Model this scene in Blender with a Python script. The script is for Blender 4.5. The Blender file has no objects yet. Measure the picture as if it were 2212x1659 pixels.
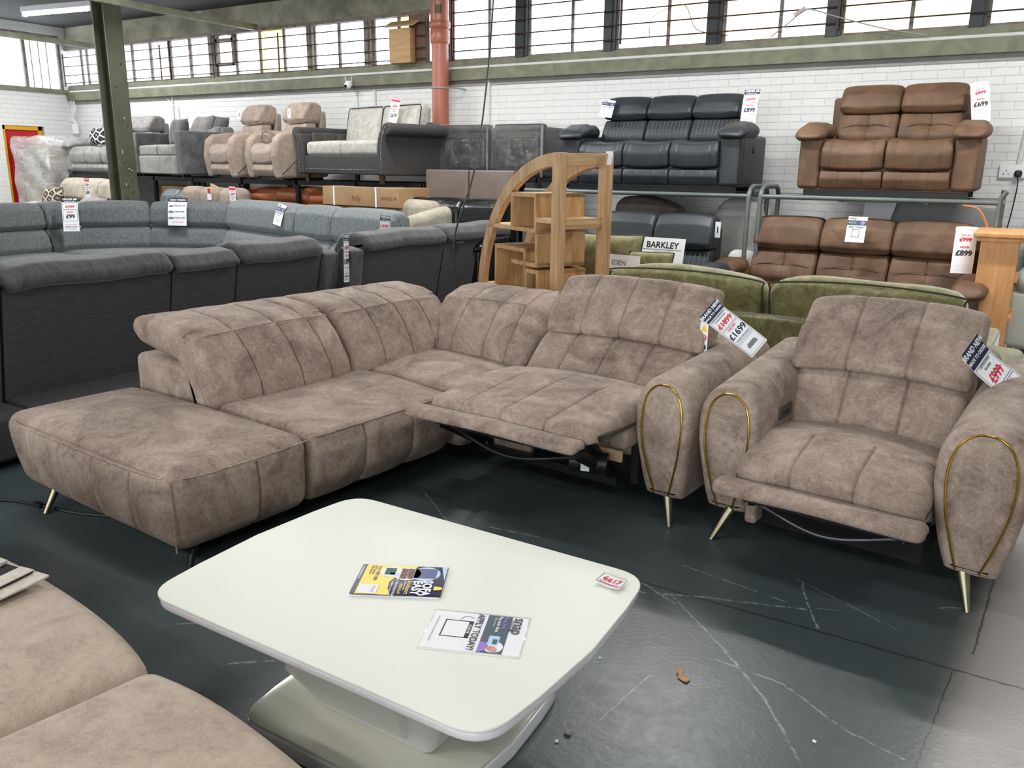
import bpy, bmesh, math, random
import numpy as np
from mathutils import Vector, Matrix, Euler

SC = bpy.context.scene
COL = SC.collection
PI = math.pi
R = math.radians
random.seed(7)

# ------------------------------------------------------------------ camera
cd = bpy.data.cameras.new('camera')
cam = bpy.data.objects.new('camera', cd)
COL.objects.link(cam)
FPX, PITCH, ROLL, YAW = 1804.35, R(14.5178), R(0.6894), R(31.4503)
cd.sensor_fit = 'HORIZONTAL'
cd.sensor_width = 36.0
cd.lens = 36.0 * FPX / 2212.0
cd.clip_start = 0.05
cd.clip_end = 200
_f = Vector((-math.sin(YAW), math.cos(YAW), 0)); _r = Vector((math.cos(YAW), math.sin(YAW), 0)); _u = Vector((0, 0, 1))
_fw = _f * math.cos(PITCH) - _u * math.sin(PITCH)
_up = _u * math.cos(PITCH) + _f * math.sin(PITCH)
_r2 = _r * math.cos(ROLL) + _up * math.sin(ROLL)
_u2 = _up * math.cos(ROLL) - _r * math.sin(ROLL)
M = Matrix((( _r2.x, _u2.x, -_fw.x, 0.0), (_r2.y, _u2.y, -_fw.y, 0.0), (_r2.z, _u2.z, -_fw.z, 1.6), (0, 0, 0, 1)))
cam.matrix_world = M
SC.camera = cam

# ------------------------------------------------------------------ world, exposure
SC.view_settings.view_transform = 'Standard'
SC.view_settings.look = 'None'
SC.view_settings.gamma = 1.0
SC.view_settings.use_curve_mapping = False
SC.view_settings.exposure = 0.0
w = bpy.data.worlds.new('overcast_sky'); SC.world = w
w.use_nodes = True
bg = w.node_tree.nodes['Background']
bg.inputs[0].default_value = (0.93, 0.97, 1.0, 1)
SKY = 5.5
bg.inputs[1].default_value = SKY
TUBE_W = 20.0      # watts of light from each ceiling tube fitting

# ------------------------------------------------------------------ helpers: things and parts
def thing(name, label, cat, loc=(0, 0, 0), rz=0.0, group=None, rot=None):
    o = bpy.data.objects.new(name, None); COL.objects.link(o)
    o.empty_display_size = 0.1
    o.location = loc
    o.rotation_euler = rot if rot else (0, 0, rz)
    o['label'] = label; o['category'] = cat
    if group: o['group'] = group
    return o

def put(name, VF, mats, parent=None, label=None, smooth=True, loc=None, rot=None, angle=None):
    V, Fc = VF[0], VF[1]
    me = bpy.data.meshes.new(name)
    me.from_pydata([tuple(map(float, v)) for v in V], [], [tuple(f) for f in Fc])
    if not isinstance(mats, (list, tuple)): mats = [mats]
    for m in mats: me.materials.append(m)
    if len(VF) > 2 and VF[2] is not None:
        me.polygons.foreach_set('material_index', VF[2])
    bm = bmesh.new(); bm.from_mesh(me)
    bmesh.ops.recalc_face_normals(bm, faces=bm.faces)
    if smooth:
        ang = R(angle if angle else 38)
        for f in bm.faces: f.smooth = True
        for e in bm.edges:
            if len(e.link_faces) == 2 and e.calc_face_angle(0) > ang: e.smooth = False
    bm.to_mesh(me); bm.free()
    o = bpy.data.objects.new(name, me); COL.objects.link(o)
    if parent: o.parent = parent
    if loc is not None: o.location = loc
    if rot is not None: o.rotation_euler = rot
    if label: o['label'] = label
    return o

def tag(o, label, cat, group=None, kind=None):
    o['label'] = label; o['category'] = cat
    if group: o['group'] = group
    if kind: o['kind'] = kind
    return o

def struct(name, VF, mats, smooth=False, **k):
    o = put(name, VF, mats, None, smooth=smooth, **k); o['kind'] = 'structure'; return o

def dup(root, loc, rz=0.0, label=None, group=None):
    r = root.copy(); COL.objects.link(r); r.location = loc; r.rotation_euler = (0, 0, rz)
    if label: r['label'] = label
    if group: r['group'] = group
    for ch in list(root.children):
        c = ch.copy(); COL.objects.link(c); c.parent = r
        for g in ch.children:
            d = g.copy(); COL.objects.link(d); d.parent = c
    return r

# ------------------------------------------------------------------ helpers: shapes (V, F) pairs
def join(*parts):
    V, Fc, Mi = [], [], []
    for i, p in enumerate(parts):
        mi = 0
        if isinstance(p, tuple) and len(p) == 2 and isinstance(p[1], int): p, mi = p
        b = len(V); V += [tuple(v) for v in p[0]]
        for k, f in enumerate(p[1]):
            Fc.append(tuple(b + j for j in f)); Mi.append(p[2][k] if len(p) > 2 and p[2] is not None else mi)
    return V, Fc, Mi

def move(VF, d=(0, 0, 0), rz=0.0, rx=0.0, ry=0.0, s=None):
    m = Euler((rx, ry, rz)).to_matrix()
    A = np.array([tuple(v) for v in VF[0]], float).reshape(-1, 3)
    if s is not None: A = A * np.array(s)
    A = A @ np.array(m).T + np.array(d)
    return (A.tolist(), VF[1]) + tuple(VF[2:])

def box(x0, x1, y0, y1, z0, z1):
    V = [(x, y, z) for z in (z0, z1) for y in (y0, y1) for x in (x0, x1)]
    return V, [(0, 2, 3, 1), (4, 5, 7, 6), (0, 1, 5, 4), (2, 6, 7, 3), (0, 4, 6, 2), (1, 3, 7, 5)]

def rpoly(pts, r=.02, seg=.04, n=4):
    """closed polygon with rounded corners, long sides cut up"""
    out = []; N = len(pts)
    C = []
    for i in range(N):
        p = np.array(pts[i][:2], float); a = np.array(pts[i - 1][:2], float); b = np.array(pts[(i + 1) % N][:2], float)
        ri = pts[i][2] if len(pts[i]) > 2 else r
        u = a - p; v = b - p; lu = np.linalg.norm(u); lv = np.linalg.norm(v); u /= lu; v /= lv
        ang = math.acos(max(-1, min(1, float(u @ v))))
        t = min(ri / max(math.tan(ang / 2), 1e-3), lu * .49, lv * .49)
        pa, pb = p + u * t, p + v * t
        C.append([(1 - k) ** 2 * pa + 2 * k * (1 - k) * p + k * k * pb for k in np.linspace(0, 1, n + 1)] if ri > 0 else [p])
    for i in range(N):
        out += C[i]
        a = C[i][-1]; b = C[(i + 1) % N][0]; L = np.linalg.norm(b - a); k = int(L / seg)
        for j in range(1, k + 1): out.append(a + (b - a) * j / (k + 1))
    P = [out[0]]
    for q in out[1:]:
        if np.linalg.norm(q - P[-1]) > 1e-5: P.append(q)
    P = np.array(P)
    A = np.roll(P, -1, 0)
    if (P[:, 0] * A[:, 1] - A[:, 0] * P[:, 1]).sum() < 0: P = P[::-1]
    return P

def smoothloop(pts, n=8):
    """closed Catmull-Rom through points"""
    P = np.array([p[:2] for p in pts], float); N = len(P); out = []
    for i in range(N):
        p0, p1, p2, p3 = P[i - 1], P[i], P[(i + 1) % N], P[(i + 2) % N]
        for k in range(n):
            t = k / n
            out.append(.5 * ((2 * p1) + (-p0 + p2) * t + (2 * p0 - 5 * p1 + 4 * p2 - p3) * t * t + (-p0 + 3 * p1 - 3 * p2 + p3) * t ** 3))
    P = np.array(out); A = np.roll(P, -1, 0)
    if (P[:, 0] * A[:, 1] - A[:, 0] * P[:, 1]).sum() < 0: P = P[::-1]
    return P

def spline(pts, n=8):
    """open Catmull-Rom in 3-D"""
    P = [np.array(p, float) for p in pts]; P = [2 * P[0] - P[1]] + P + [2 * P[-1] - P[-2]]; out = []
    for i in range(1, len(P) - 2):
        for k in range(n):
            t = k / n; p0, p1, p2, p3 = P[i - 1], P[i], P[i + 1], P[i + 2]
            out.append(.5 * ((2 * p1) + (-p0 + p2) * t + (2 * p0 - 5 * p1 + 4 * p2 - p3) * t * t + (-p0 + 3 * p1 - 3 * p2 + p3) * t ** 3))
    out.append(P[-2]); return out

def inward(P):
    T = np.roll(P, -1, 0) - np.roll(P, 1, 0)
    L = np.hypot(T[:, 0], T[:, 1]); L[L < 1e-9] = 1; T /= L[:, None]
    return np.stack([-T[:, 1], T[:, 0]], 1)

def sweep(prof, s0, s1, axis='x', re=.03, seams=(), gd=.007, gw=.005, puff=0.0, ds=.06, mask=None, warp=None):
    """a closed side profile carried along an axis, its ends rounded over, stitched seams pressed in"""
    P = np.asarray(prof, float); Nn = inward(P)
    if not isinstance(re, (list, tuple)): re = (re, re)
    S = set()
    for t in np.linspace(0, PI / 2, 6):
        S.add(round(s0 + re[0] * (1 - math.cos(t)), 5)); S.add(round(s1 - re[1] * (1 - math.cos(t)), 5))
    k = max(2, int((s1 - s0) / ds)); 
    for i in range(1, k): 
        s = s0 + (s1 - s0) * i / k
        if s > s0 + re[0] and s < s1 - re[1]: S.add(round(s, 5))
    for q in seams:
        for d in (-2.2, -1.2, -.55, 0, .55, 1.2, 2.2): S.add(round(q + d * gw, 5))
    S = sorted(S); S2 = [S[0]]
    for s in S[1:]:
        if s - S2[-1] > 4e-4: S2.append(s)
    m = np.ones(len(P)) if mask is None else np.array([mask(a, b) for a, b in P], float)
    edges = sorted([s0] + list(seams) + [s1])
    V, Fc = [], []
    for s in S2:
        ins = 0.0
        if s < s0 + re[0]: ins = re[0] - math.sqrt(max(0, re[0] ** 2 - (s0 + re[0] - s) ** 2))
        if s > s1 - re[1]: ins = re[1] - math.sqrt(max(0, re[1] ** 2 - (s - s1 + re[1]) ** 2))
        g = sum(gd * math.exp(-((s - q) / gw) ** 2) for q in seams)
        pf = 0.0
        if puff:
            for a, b in zip(edges[:-1], edges[1:]):
                if a <= s <= b and b > a:
                    u = 2 * (s - a) / (b - a) - 1; pf = puff * (1 - u * u) ** .5 if abs(u) < 1 else 0
        Q = P + Nn * (ins + (g - pf) * m)[:, None]
        for a, b in Q:
            V.append((s, a, b) if axis == 'x' else (a, s, b) if axis == 'y' else (a, b, s))
    n = len(P); K = len(S2)
    for i in range(K - 1):
        for j in range(n):
            Fc.append((i * n + j, i * n + (j + 1) % n, (i + 1) * n + (j + 1) % n, (i + 1) * n + j))
    Fc.append(tuple(range(n))); Fc.append(tuple((K - 1) * n + j for j in range(n)))
    if warp: V = [warp(*v) for v in V]
    return V, Fc

def glines(h, r, seg, seams, gw):
    L = {round(s * (h - r + r * q), 5) for s in (-1, 1) for q in (0, .2, .42, .7, 1)}
    k = max(2, int(2 * (h - r) / seg))
    L |= {round(-(h - r) + 2 * (h - r) * i / k, 5) for i in range(k + 1)}
    for q in seams:
        for d in (-2.2, -1.2, -.55, 0, .55, 1.2, 2.2): L.add(round(q + d * gw, 5))
    L = sorted(x for x in L if abs(x) <= h + 1e-6); o = [L[0]]
    for x in L[1:]:
        if x - o[-1] > 4e-4: o.append(x)
    o[-1] = L[-1]
    return o

def sbox(sx, sy, sz, c=(0, 0, 0), r=.04, puff=(0, 0, 0), seg=.08, sx_=(), sy_=(), sz_=(), gd=.007, gw=.005, warp=None, k=1.0, smk=None):
    """rounded, stuffed box; seams at given x (sx_), y, z in local coordinates of the box"""
    h = (sx / 2, sy / 2, sz / 2); r = min(r, min(h) * .98)
    G = [glines(h[0], r, seg, sx_, gw), glines(h[1], r, seg, sy_, gw), glines(h[2], r, seg, sz_, gw)]
    idx, V, Fc = {}, [], []
    def vid(i, j, l):
        key = (i, j, l)
        if key in idx: return idx[key]
        p = [G[0][i], G[1][j], G[2][l]]
        q = [max(-(h[a] - r), min(h[a] - r, p[a])) for a in range(3)]
        d = [p[a] - q[a] for a in range(3)]; L = math.sqrt(sum(x * x for x in d)) or 1
        nrm = [x / L for x in d]
        o = [q[a] + nrm[a] * r for a in range(3)]
        u = [min(1, abs(p[a]) / h[a]) for a in range(3)]
        for a in range(3):
            if puff[a]:
                b, e = [x for x in range(3) if x != a]
                o[a] += puff[a] * nrm[a] * max(0, (1 - u[b] ** 2)) ** k * max(0, (1 - u[e] ** 2)) ** k
        g = 0.0
        for a, ss in enumerate((sx_, sy_, sz_)):
            for q_ in ss: g += gd * math.exp(-((p[a] - q_) / gw) ** 2) * (1 - abs(nrm[a])) * (smk(*p) if smk else 1)
        o = [o[a] - nrm[a] * g + c[a] for a in range(3)]
        idx[key] = len(V); V.append(warp(*o) if warp else tuple(o)); return idx[key]
    nx, ny, nz = len(G[0]) - 1, len(G[1]) - 1, len(G[2]) - 1
    for (A, B, Cc, ax) in ((nx, ny, nz, 2), (ny, nz, nx, 0), (nx, nz, ny, 1)):
        for e in (0, Cc):
            for i in range(A):
                for j in range(B):
                    if ax == 2: q = [(i, j, e), (i + 1, j, e), (i + 1, j + 1, e), (i, j + 1, e)]
                    elif ax == 0: q = [(e, i, j), (e, i + 1, j), (e, i + 1, j + 1), (e, i, j + 1)]
                    else: q = [(i, e, j), (i + 1, e, j), (i + 1, e, j + 1), (i, e, j + 1)]
                    Fc.append(tuple(vid(*t) for t in q))
    return V, Fc

def tube(path, r, n=10, cap=True, flat=1.0):
    P = [np.array(p, float) for p in path]; K = len(P)
    rs = r if isinstance(r, (list, tuple)) else [r] * K
    V, Fc = [], []; up = None
    for i in range(K):
        t = P[min(i + 1, K - 1)] - P[max(i - 1, 0)]; t = t / (np.linalg.norm(t) or 1)
        if up is None:
            up = np.array((0, 0, 1.)) if abs(t[2]) < .9 else np.array((1., 0, 0))
        a = np.cross(t, up); a /= np.linalg.norm(a); b = np.cross(a, t); up = b
        for k in range(n):
            th = 2 * PI * k / n
            V.append(tuple(P[i] + rs[i] * (math.cos(th) * a + flat * math.sin(th) * b)))
    for i in range(K - 1):
        for k in range(n): Fc.append((i * n + k, i * n + (k + 1) % n, (i + 1) * n + (k + 1) % n, (i + 1) * n + k))
    if cap: Fc.append(tuple(range(n))); Fc.append(tuple((K - 1) * n + k for k in range(n)))
    return V, Fc

def bar(a, b, wd, th):
    """square bar between two points"""
    return tube([a, b], wd * .7071, n=4, flat=th / wd)

def pillow(w_, h_, t_, n=14, pinch=.05):
    """scatter cushion standing in the XZ plane, centre at origin, with pulled-out corners"""
    V, Fc = [], []
    for s in (-1, 1):
        b = len(V)
        for i in range(n + 1):
            for j in range(n + 1):
                u = -1 + 2 * i / n; v = -1 + 2 * j / n
                th = t_ / 2 * max(0, (1 - u ** 4)) ** .6 * max(0, (1 - v ** 4)) ** .6 + .003
                x = u * w_ / 2 * (1 - pinch * (1 - v * v)); z = v * h_ / 2 * (1 - pinch * (1 - u * u))
                th *= 1 - .12 * math.cos(3 * u + s) * math.cos(2 * v)
                V.append((x, s * th, z))
        for i in range(n):
            for j in range(n):
                q = b + i * (n + 1) + j; Fc.append((q, q + 1, q + n + 2, q + n + 1))
    m = (n + 1) ** 2
    rim = [i * (n + 1) for i in range(n + 1)] + [n * (n + 1) + j for j in range(1, n + 1)] + [i * (n + 1) + n for i in range(n - 1, -1, -1)] + [j for j in range(n - 1, 0, -1)]
    for a, b in zip(rim, rim[1:] + rim[:1]): Fc.append((a, b, m + b, m + a))
    return V, Fc

def text_vf(s, size, x=0, z=0, y=0, align='CENTER', bold=.0, rot=0.0, sx=1.0, f=None):
    """flat lettering in the XZ plane facing -Y"""
    cu = bpy.data.curves.new('lettering_curve', 'FONT'); cu.body = s; cu.size = size; cu.align_x = align; cu.align_y = 'CENTER'
    cu.offset = bold * size; cu.resolution_u = 3
    ob = bpy.data.objects.new('lettering_curve', cu)
    me = bpy.data.meshes.new_from_object(ob)
    c, sn = math.cos(rot), math.sin(rot); V = []
    for v in me.vertices:
        a, b = v.co.x * sx, v.co.y
        X, Z = x + a * c - b * sn, z + a * sn + b * c
        V.append((X, (f(X, Z) if f else 0) + y, Z))
    Fc = [tuple(p.vertices) for p in me.polygons]
    bpy.data.objects.remove(ob); bpy.data.curves.remove(cu); bpy.data.meshes.remove(me)
    return V, Fc

# ------------------------------------------------------------------ materials
MATS = {}
def _n(nt, t, **k):
    n = nt.nodes.new(t)
    for a, b in k.items():
        if a in n.inputs: n.inputs[a].default_value = b
        else: setattr(n, a, b)
    return n

def srgb(r, g, b):
    f = lambda c: (c / 255 / 12.92) if c / 255 <= .04045 else ((c / 255 + .055) / 1.055) ** 2.4
    return (f(r), f(g), f(b), 1)

def mat(name, c1, c2=None, scale=6, rough=.6, bump=0.0, bscale=60, metal=0.0, sheen=0.0, coat=0.0, detail=4, lo=.35, hi=.65, stretch=(1, 1, 1), spec=.5, bdist=.004, c3=None, trans=0.0, rot=(0, 0, 0)):
    if name in MATS: return MATS[name]
    m = bpy.data.materials.new(name); m.use_nodes = True; nt = m.node_tree
    p = nt.nodes['Principled BSDF']; L = nt.links
    p.inputs['Base Color'].default_value = c1; p.inputs['Roughness'].default_value = rough
    p.inputs['Metallic'].default_value = metal; p.inputs['Sheen Weight'].default_value = sheen
    p.inputs['Sheen Roughness'].default_value = .4
    p.inputs['Coat Weight'].default_value = coat; p.inputs['Coat Roughness'].default_value = .05
    p.inputs['Specular IOR Level'].default_value = spec
    p.inputs['Transmission Weight'].default_value = trans
    tc = _n(nt, 'ShaderNodeTexCoord'); mp = _n(nt, 'ShaderNodeMapping'); mp.inputs['Scale'].default_value = stretch; mp.inputs['Rotation'].default_value = rot
    L.new(tc.outputs['Object'], mp.inputs['Vector'])
    if c2 is not None:
        no = _n(nt, 'ShaderNodeTexNoise', Scale=scale, Detail=detail, Roughness=.6)
        no.inputs['Distortion'].default_value = .6
        L.new(mp.outputs[0], no.inputs['Vector'])
        cr = _n(nt, 'ShaderNodeValToRGB'); cr.color_ramp.elements[0].position = lo; cr.color_ramp.elements[1].position = hi
        cr.color_ramp.elements[0].color = c1; cr.color_ramp.elements[1].color = c2
        if c3 is not None:
            e = cr.color_ramp.elements.new((lo + hi) / 2); e.color = c3
        L.new(no.outputs['Fac'], cr.inputs[0]); L.new(cr.outputs[0], p.inputs['Base Color'])
    if bump:
        nb = _n(nt, 'ShaderNodeTexNoise', Scale=bscale, Detail=5, Roughness=.65); L.new(mp.outputs[0], nb.inputs['Vector'])
        bp = _n(nt, 'ShaderNodeBump', Strength=bump, Distance=bdist); L.new(nb.outputs['Fac'], bp.inputs['Height'])
        L.new(bp.outputs[0], p.inputs['Normal'])
    MATS[name] = m; return m

def suede(name, lo_c, mid_c, hi_c, s1=4.5, s2=28, bump=.35, rough=.75, crackle=True, spec=.3, sheen=.25):
    """brushed, blotchy suede: large nap patches under a finer crackle"""
    m = bpy.data.materials.new(name); m.use_nodes = True; nt = m.node_tree; L = nt.links
    p = nt.nodes['Principled BSDF']; p.inputs['Roughness'].default_value = rough
    p.inputs['Sheen Weight'].default_value = sheen; p.inputs['Sheen Roughness'].default_value = .35; p.inputs['Specular IOR Level'].default_value = spec
    tc = _n(nt, 'ShaderNodeTexCoord')
    n1 = _n(nt, 'ShaderNodeTexNoise', Scale=s1, Detail=5, Roughness=.62, Distortion=1.2); L.new(tc.outputs['Object'], n1.inputs['Vector'])
    n2 = _n(nt, 'ShaderNodeTexNoise', Scale=s2, Detail=6, Roughness=.7, Distortion=1.6); L.new(tc.outputs['Object'], n2.inputs['Vector'])
    mx = _n(nt, 'ShaderNodeMix', data_type='FLOAT'); mx.inputs[0].default_value = .42
    L.new(n1.outputs['Fac'], mx.inputs[2]); L.new(n2.outputs['Fac'], mx.inputs[3])
    cr = _n(nt, 'ShaderNodeValToRGB'); e = cr.color_ramp.elements
    e[0].position = .36; e[0].color = lo_c; e[1].position = .62; e[1].color = hi_c; k = e.new(.49); k.color = mid_c
    L.new(mx.outputs[0], cr.inputs[0])
    out = cr.outputs[0]
    n3 = _n(nt, 'ShaderNodeTexNoise', Scale=s2 * 3.2, Detail=5, Roughness=.7, Distortion=2.5); L.new(tc.outputs['Object'], n3.inputs['Vector'])
    if crackle:
        # fine dark creases: the zero crossings of a distorted noise
        ma = _n(nt, 'ShaderNodeMath', operation='SUBTRACT'); L.new(n3.outputs['Fac'], ma.inputs[0]); ma.inputs[1].default_value = .5
        ab = _n(nt, 'ShaderNodeMath', operation='ABSOLUTE'); L.new(ma.outputs[0], ab.inputs[0])
        mr = _n(nt, 'ShaderNodeMapRange'); L.new(ab.outputs[0], mr.inputs[0]); mr.inputs[1].default_value = 0; mr.inputs[2].default_value = .04
        mr.inputs[3].default_value = .62; mr.inputs[4].default_value = 1.0
        cm = _n(nt, 'ShaderNodeMix', data_type='RGBA', blend_type='MULTIPLY'); cm.inputs[0].default_value = .7
        L.new(out, cm.inputs[6]); L.new(mr.outputs[0], cm.inputs[7]); out = cm.outputs[2]
    L.new(out, p.inputs['Base Color'])
    bp = _n(nt, 'ShaderNodeBump', Strength=bump, Distance=.004)
    L.new(n3.outputs['Fac'], bp.inputs['Height']); L.new(bp.outputs[0], p.inputs['Normal'])
    MATS[name] = m; return m

def emit(name, col, s):
    m = bpy.data.materials.new(name); m.use_nodes = True; nt = m.node_tree; nt.nodes.clear()
    e = _n(nt, 'ShaderNodeEmission'); e.inputs[0].default_value = col; e.inputs[1].default_value = s
    o = _n(nt, 'ShaderNodeOutputMaterial'); nt.links.new(e.outputs[0], o.inputs[0]); return m

def pane_mat(name, tint, clear=.5, patt=None):
    """dusty window glass: part of the daylight comes straight through, part is scattered by dirt and the patterned face"""
    m = bpy.data.materials.new(name); m.use_nodes = True; nt = m.node_tree; nt.nodes.clear(); L = nt.links
    tr = _n(nt, 'ShaderNodeBsdfTransparent'); tr.inputs[0].default_value = tint
    tl = _n(nt, 'ShaderNodeBsdfTranslucent'); tl.inputs[0].default_value = tint
    mx = _n(nt, 'ShaderNodeMixShader'); mx.inputs[0].default_value = 1 - clear
    L.new(tr.outputs[0], mx.inputs[1]); L.new(tl.outputs[0], mx.inputs[2])
    if patt:
        tc = _n(nt, 'ShaderNodeTexCoord'); no = _n(nt, 'ShaderNodeTexNoise', Scale=patt, Detail=5, Roughness=.7); L.new(tc.outputs['Object'], no.inputs[0])
        cr = _n(nt, 'ShaderNodeValToRGB'); e = cr.color_ramp.elements; e[0].position = .3; e[1].position = .6
        e[0].color = tuple(c * .72 for c in tint[:3]) + (1,); e[1].color = tint
        L.new(no.outputs['Fac'], cr.inputs[0]); L.new(cr.outputs[0], tr.inputs[0]); L.new(cr.outputs[0], tl.inputs[0])
    gl = _n(nt, 'ShaderNodeBsdfGlossy', Roughness=.08); m2 = _n(nt, 'ShaderNodeMixShader'); m2.inputs[0].default_value = .05
    L.new(mx.outputs[0], m2.inputs[1]); L.new(gl.outputs[0], m2.inputs[2])
    o = _n(nt, 'ShaderNodeOutputMaterial'); L.new(m2.outputs[0], o.inputs[0]); return m

def film_mat(name, op=.35, tint=(.9, .92, .94, 1), rough=.12, scale=14, gloss=.14):
    """crinkled clear packing film"""
    m = bpy.data.materials.new(name); m.use_nodes = True; nt = m.node_tree; nt.nodes.clear(); L = nt.links
    tc = _n(nt, 'ShaderNodeTexCoord'); mp = _n(nt, 'ShaderNodeMapping'); mp.inputs['Scale'].default_value = (1, 1, 2.6); L.new(tc.outputs['Object'], mp.inputs[0])
    no = _n(nt, 'ShaderNodeTexNoise', Scale=scale, Detail=5, Roughness=.6, Distortion=1.5); L.new(mp.outputs[0], no.inputs[0])
    bp = _n(nt, 'ShaderNodeBump', Strength=1.0, Distance=.03); L.new(no.outputs['Fac'], bp.inputs['Height'])
    tr = _n(nt, 'ShaderNodeBsdfTransparent'); di = _n(nt, 'ShaderNodeBsdfDiffuse'); di.inputs[0].default_value = tint
    gl = _n(nt, 'ShaderNodeBsdfGlossy', Roughness=rough); gl.inputs[0].default_value = (1, 1, 1, 1); L.new(bp.outputs[0], gl.inputs['Normal'])
    a = _n(nt, 'ShaderNodeMixShader'); cr = _n(nt, 'ShaderNodeMapRange'); L.new(no.outputs['Fac'], cr.inputs[0])
    cr.inputs[1].default_value = .35; cr.inputs[2].default_value = .7; cr.inputs[3].default_value = op * .4; cr.inputs[4].default_value = min(1, op * 1.6)
    L.new(cr.outputs[0], a.inputs[0]); L.new(tr.outputs[0], a.inputs[1]); L.new(di.outputs[0], a.inputs[2])
    b = _n(nt, 'ShaderNodeMixShader'); b.inputs[0].default_value = gloss; L.new(a.outputs[0], b.inputs[1]); L.new(gl.outputs[0], b.inputs[2])
    o = _n(nt, 'ShaderNodeOutputMaterial'); L.new(b.outputs[0], o.inputs[0]); MATS[name] = m; return m

def wood(name, a, b, c, axis=0, scale=9, rough=.5, stretch=None):
    st = stretch or [(1.2, 14, 14), (14, 1.2, 14), (14, 14, 1.2)][axis]
    return mat(name, a, b, scale=scale / 5, rough=rough, bump=.15, bscale=12, stretch=st, lo=.3, hi=.7, c3=c, detail=6)

m_taupe = suede('brushed_taupe_suede', srgb(117, 100, 90), srgb(154, 136, 123), srgb(182, 165, 151), s1=3.8, sheen=.12)
m_tan_suede = suede('crackled_tan_suede', srgb(162, 144, 128), srgb(184, 166, 149), srgb(199, 182, 165), s1=5, s2=22, bump=.5)
m_gold = mat('gold_piping', srgb(190, 150, 60), metal=1, rough=.25)
m_brass = mat('pale_brass_metal', srgb(158, 152, 128), metal=1, rough=.32)
m_black = mat('black_fabric', srgb(14, 14, 15), rough=.9)
m_blackmetal = mat('black_metal', srgb(26, 27, 30), rough=.4, metal=.3)
m_steel = mat('bright_steel', srgb(170, 172, 175), metal=1, rough=.3)
m_white = mat('white_paper', srgb(236, 238, 242), rough=.5)
m_navy = mat('navy_print', srgb(28, 34, 66), rough=.5)
m_ink = mat('black_print', srgb(20, 20, 24), rough=.5)
m_red = mat('red_print', srgb(206, 34, 60), rough=.5)
m_brick_col = None
# ================================================================== THE HALL
WY, WX, CZ = 9.3, -15.0, 3.88
XR, YF = 7.5, -7.0          # far right wall, wall behind the photographer

def brick_mat():
    m = bpy.data.materials.new('white_painted_brick'); m.use_nodes = True; nt = m.node_tree; L = nt.links
    p = nt.nodes['Principled BSDF']; p.inputs['Roughness'].default_value = .55
    tc = _n(nt, 'ShaderNodeTexCoord'); sp = _n(nt, 'ShaderNodeSeparateXYZ'); L.new(tc.outputs['Object'], sp.inputs[0])
    ad = _n(nt, 'ShaderNodeMath', operation='ADD'); L.new(sp.outputs[0], ad.inputs[0]); L.new(sp.outputs[1], ad.inputs[1])
    cb = _n(nt, 'ShaderNodeCombineXYZ'); L.new(ad.outputs[0], cb.inputs[0]); L.new(sp.outputs[2], cb.inputs[1])
    nz = _n(nt, 'ShaderNodeTexNoise', Scale=3.0, Detail=4); L.new(tc.outputs['Object'], nz.inputs[0])
    vm = _n(nt, 'ShaderNodeVectorMath', operation='MULTIPLY_ADD'); L.new(nz.outputs['Color'], vm.inputs[0]); vm.inputs[1].default_value = (.012, .012, 0); L.new(cb.outputs[0], vm.inputs[2])
    br = _n(nt, 'ShaderNodeTexBrick'); L.new(vm.outputs[0], br.inputs[0])
    br.inputs['Scale'].default_value = 1.0; br.inputs['Brick Width'].default_value = .225; br.inputs['Row Height'].default_value = .075
    br.inputs['Mortar Size'].default_value = .0035; br.inputs['Mortar Smooth'].default_value = .75
    br.offset = .5
    br.inputs['Color1'].default_value = (.72, .74, .73, 1); br.inputs['Color2'].default_value = (.76, .77, .76, 1); br.inputs['Mortar'].default_value = (.72, .73, .73, 1)
    L.new(br.outputs['Color'], p.inputs['Base Color'])
    n2 = _n(nt, 'ShaderNodeTexNoise', Scale=14, Detail=4); L.new(tc.outputs['Object'], n2.inputs[0])
    mm = _n(nt, 'ShaderNodeMath', operation='MULTIPLY_ADD'); L.new(br.outputs['Fac'], mm.inputs[0]); mm.inputs[1].default_value = -1.0; L.new(n2.outputs['Fac'], mm.inputs[2])
    bp = _n(nt, 'ShaderNodeBump', Strength=.8, Distance=.005); L.new(mm.outputs[0], bp.inputs['Height']); L.new(bp.outputs[0], p.inputs['Normal'])
    return m
m_brick = brick_mat()

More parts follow.
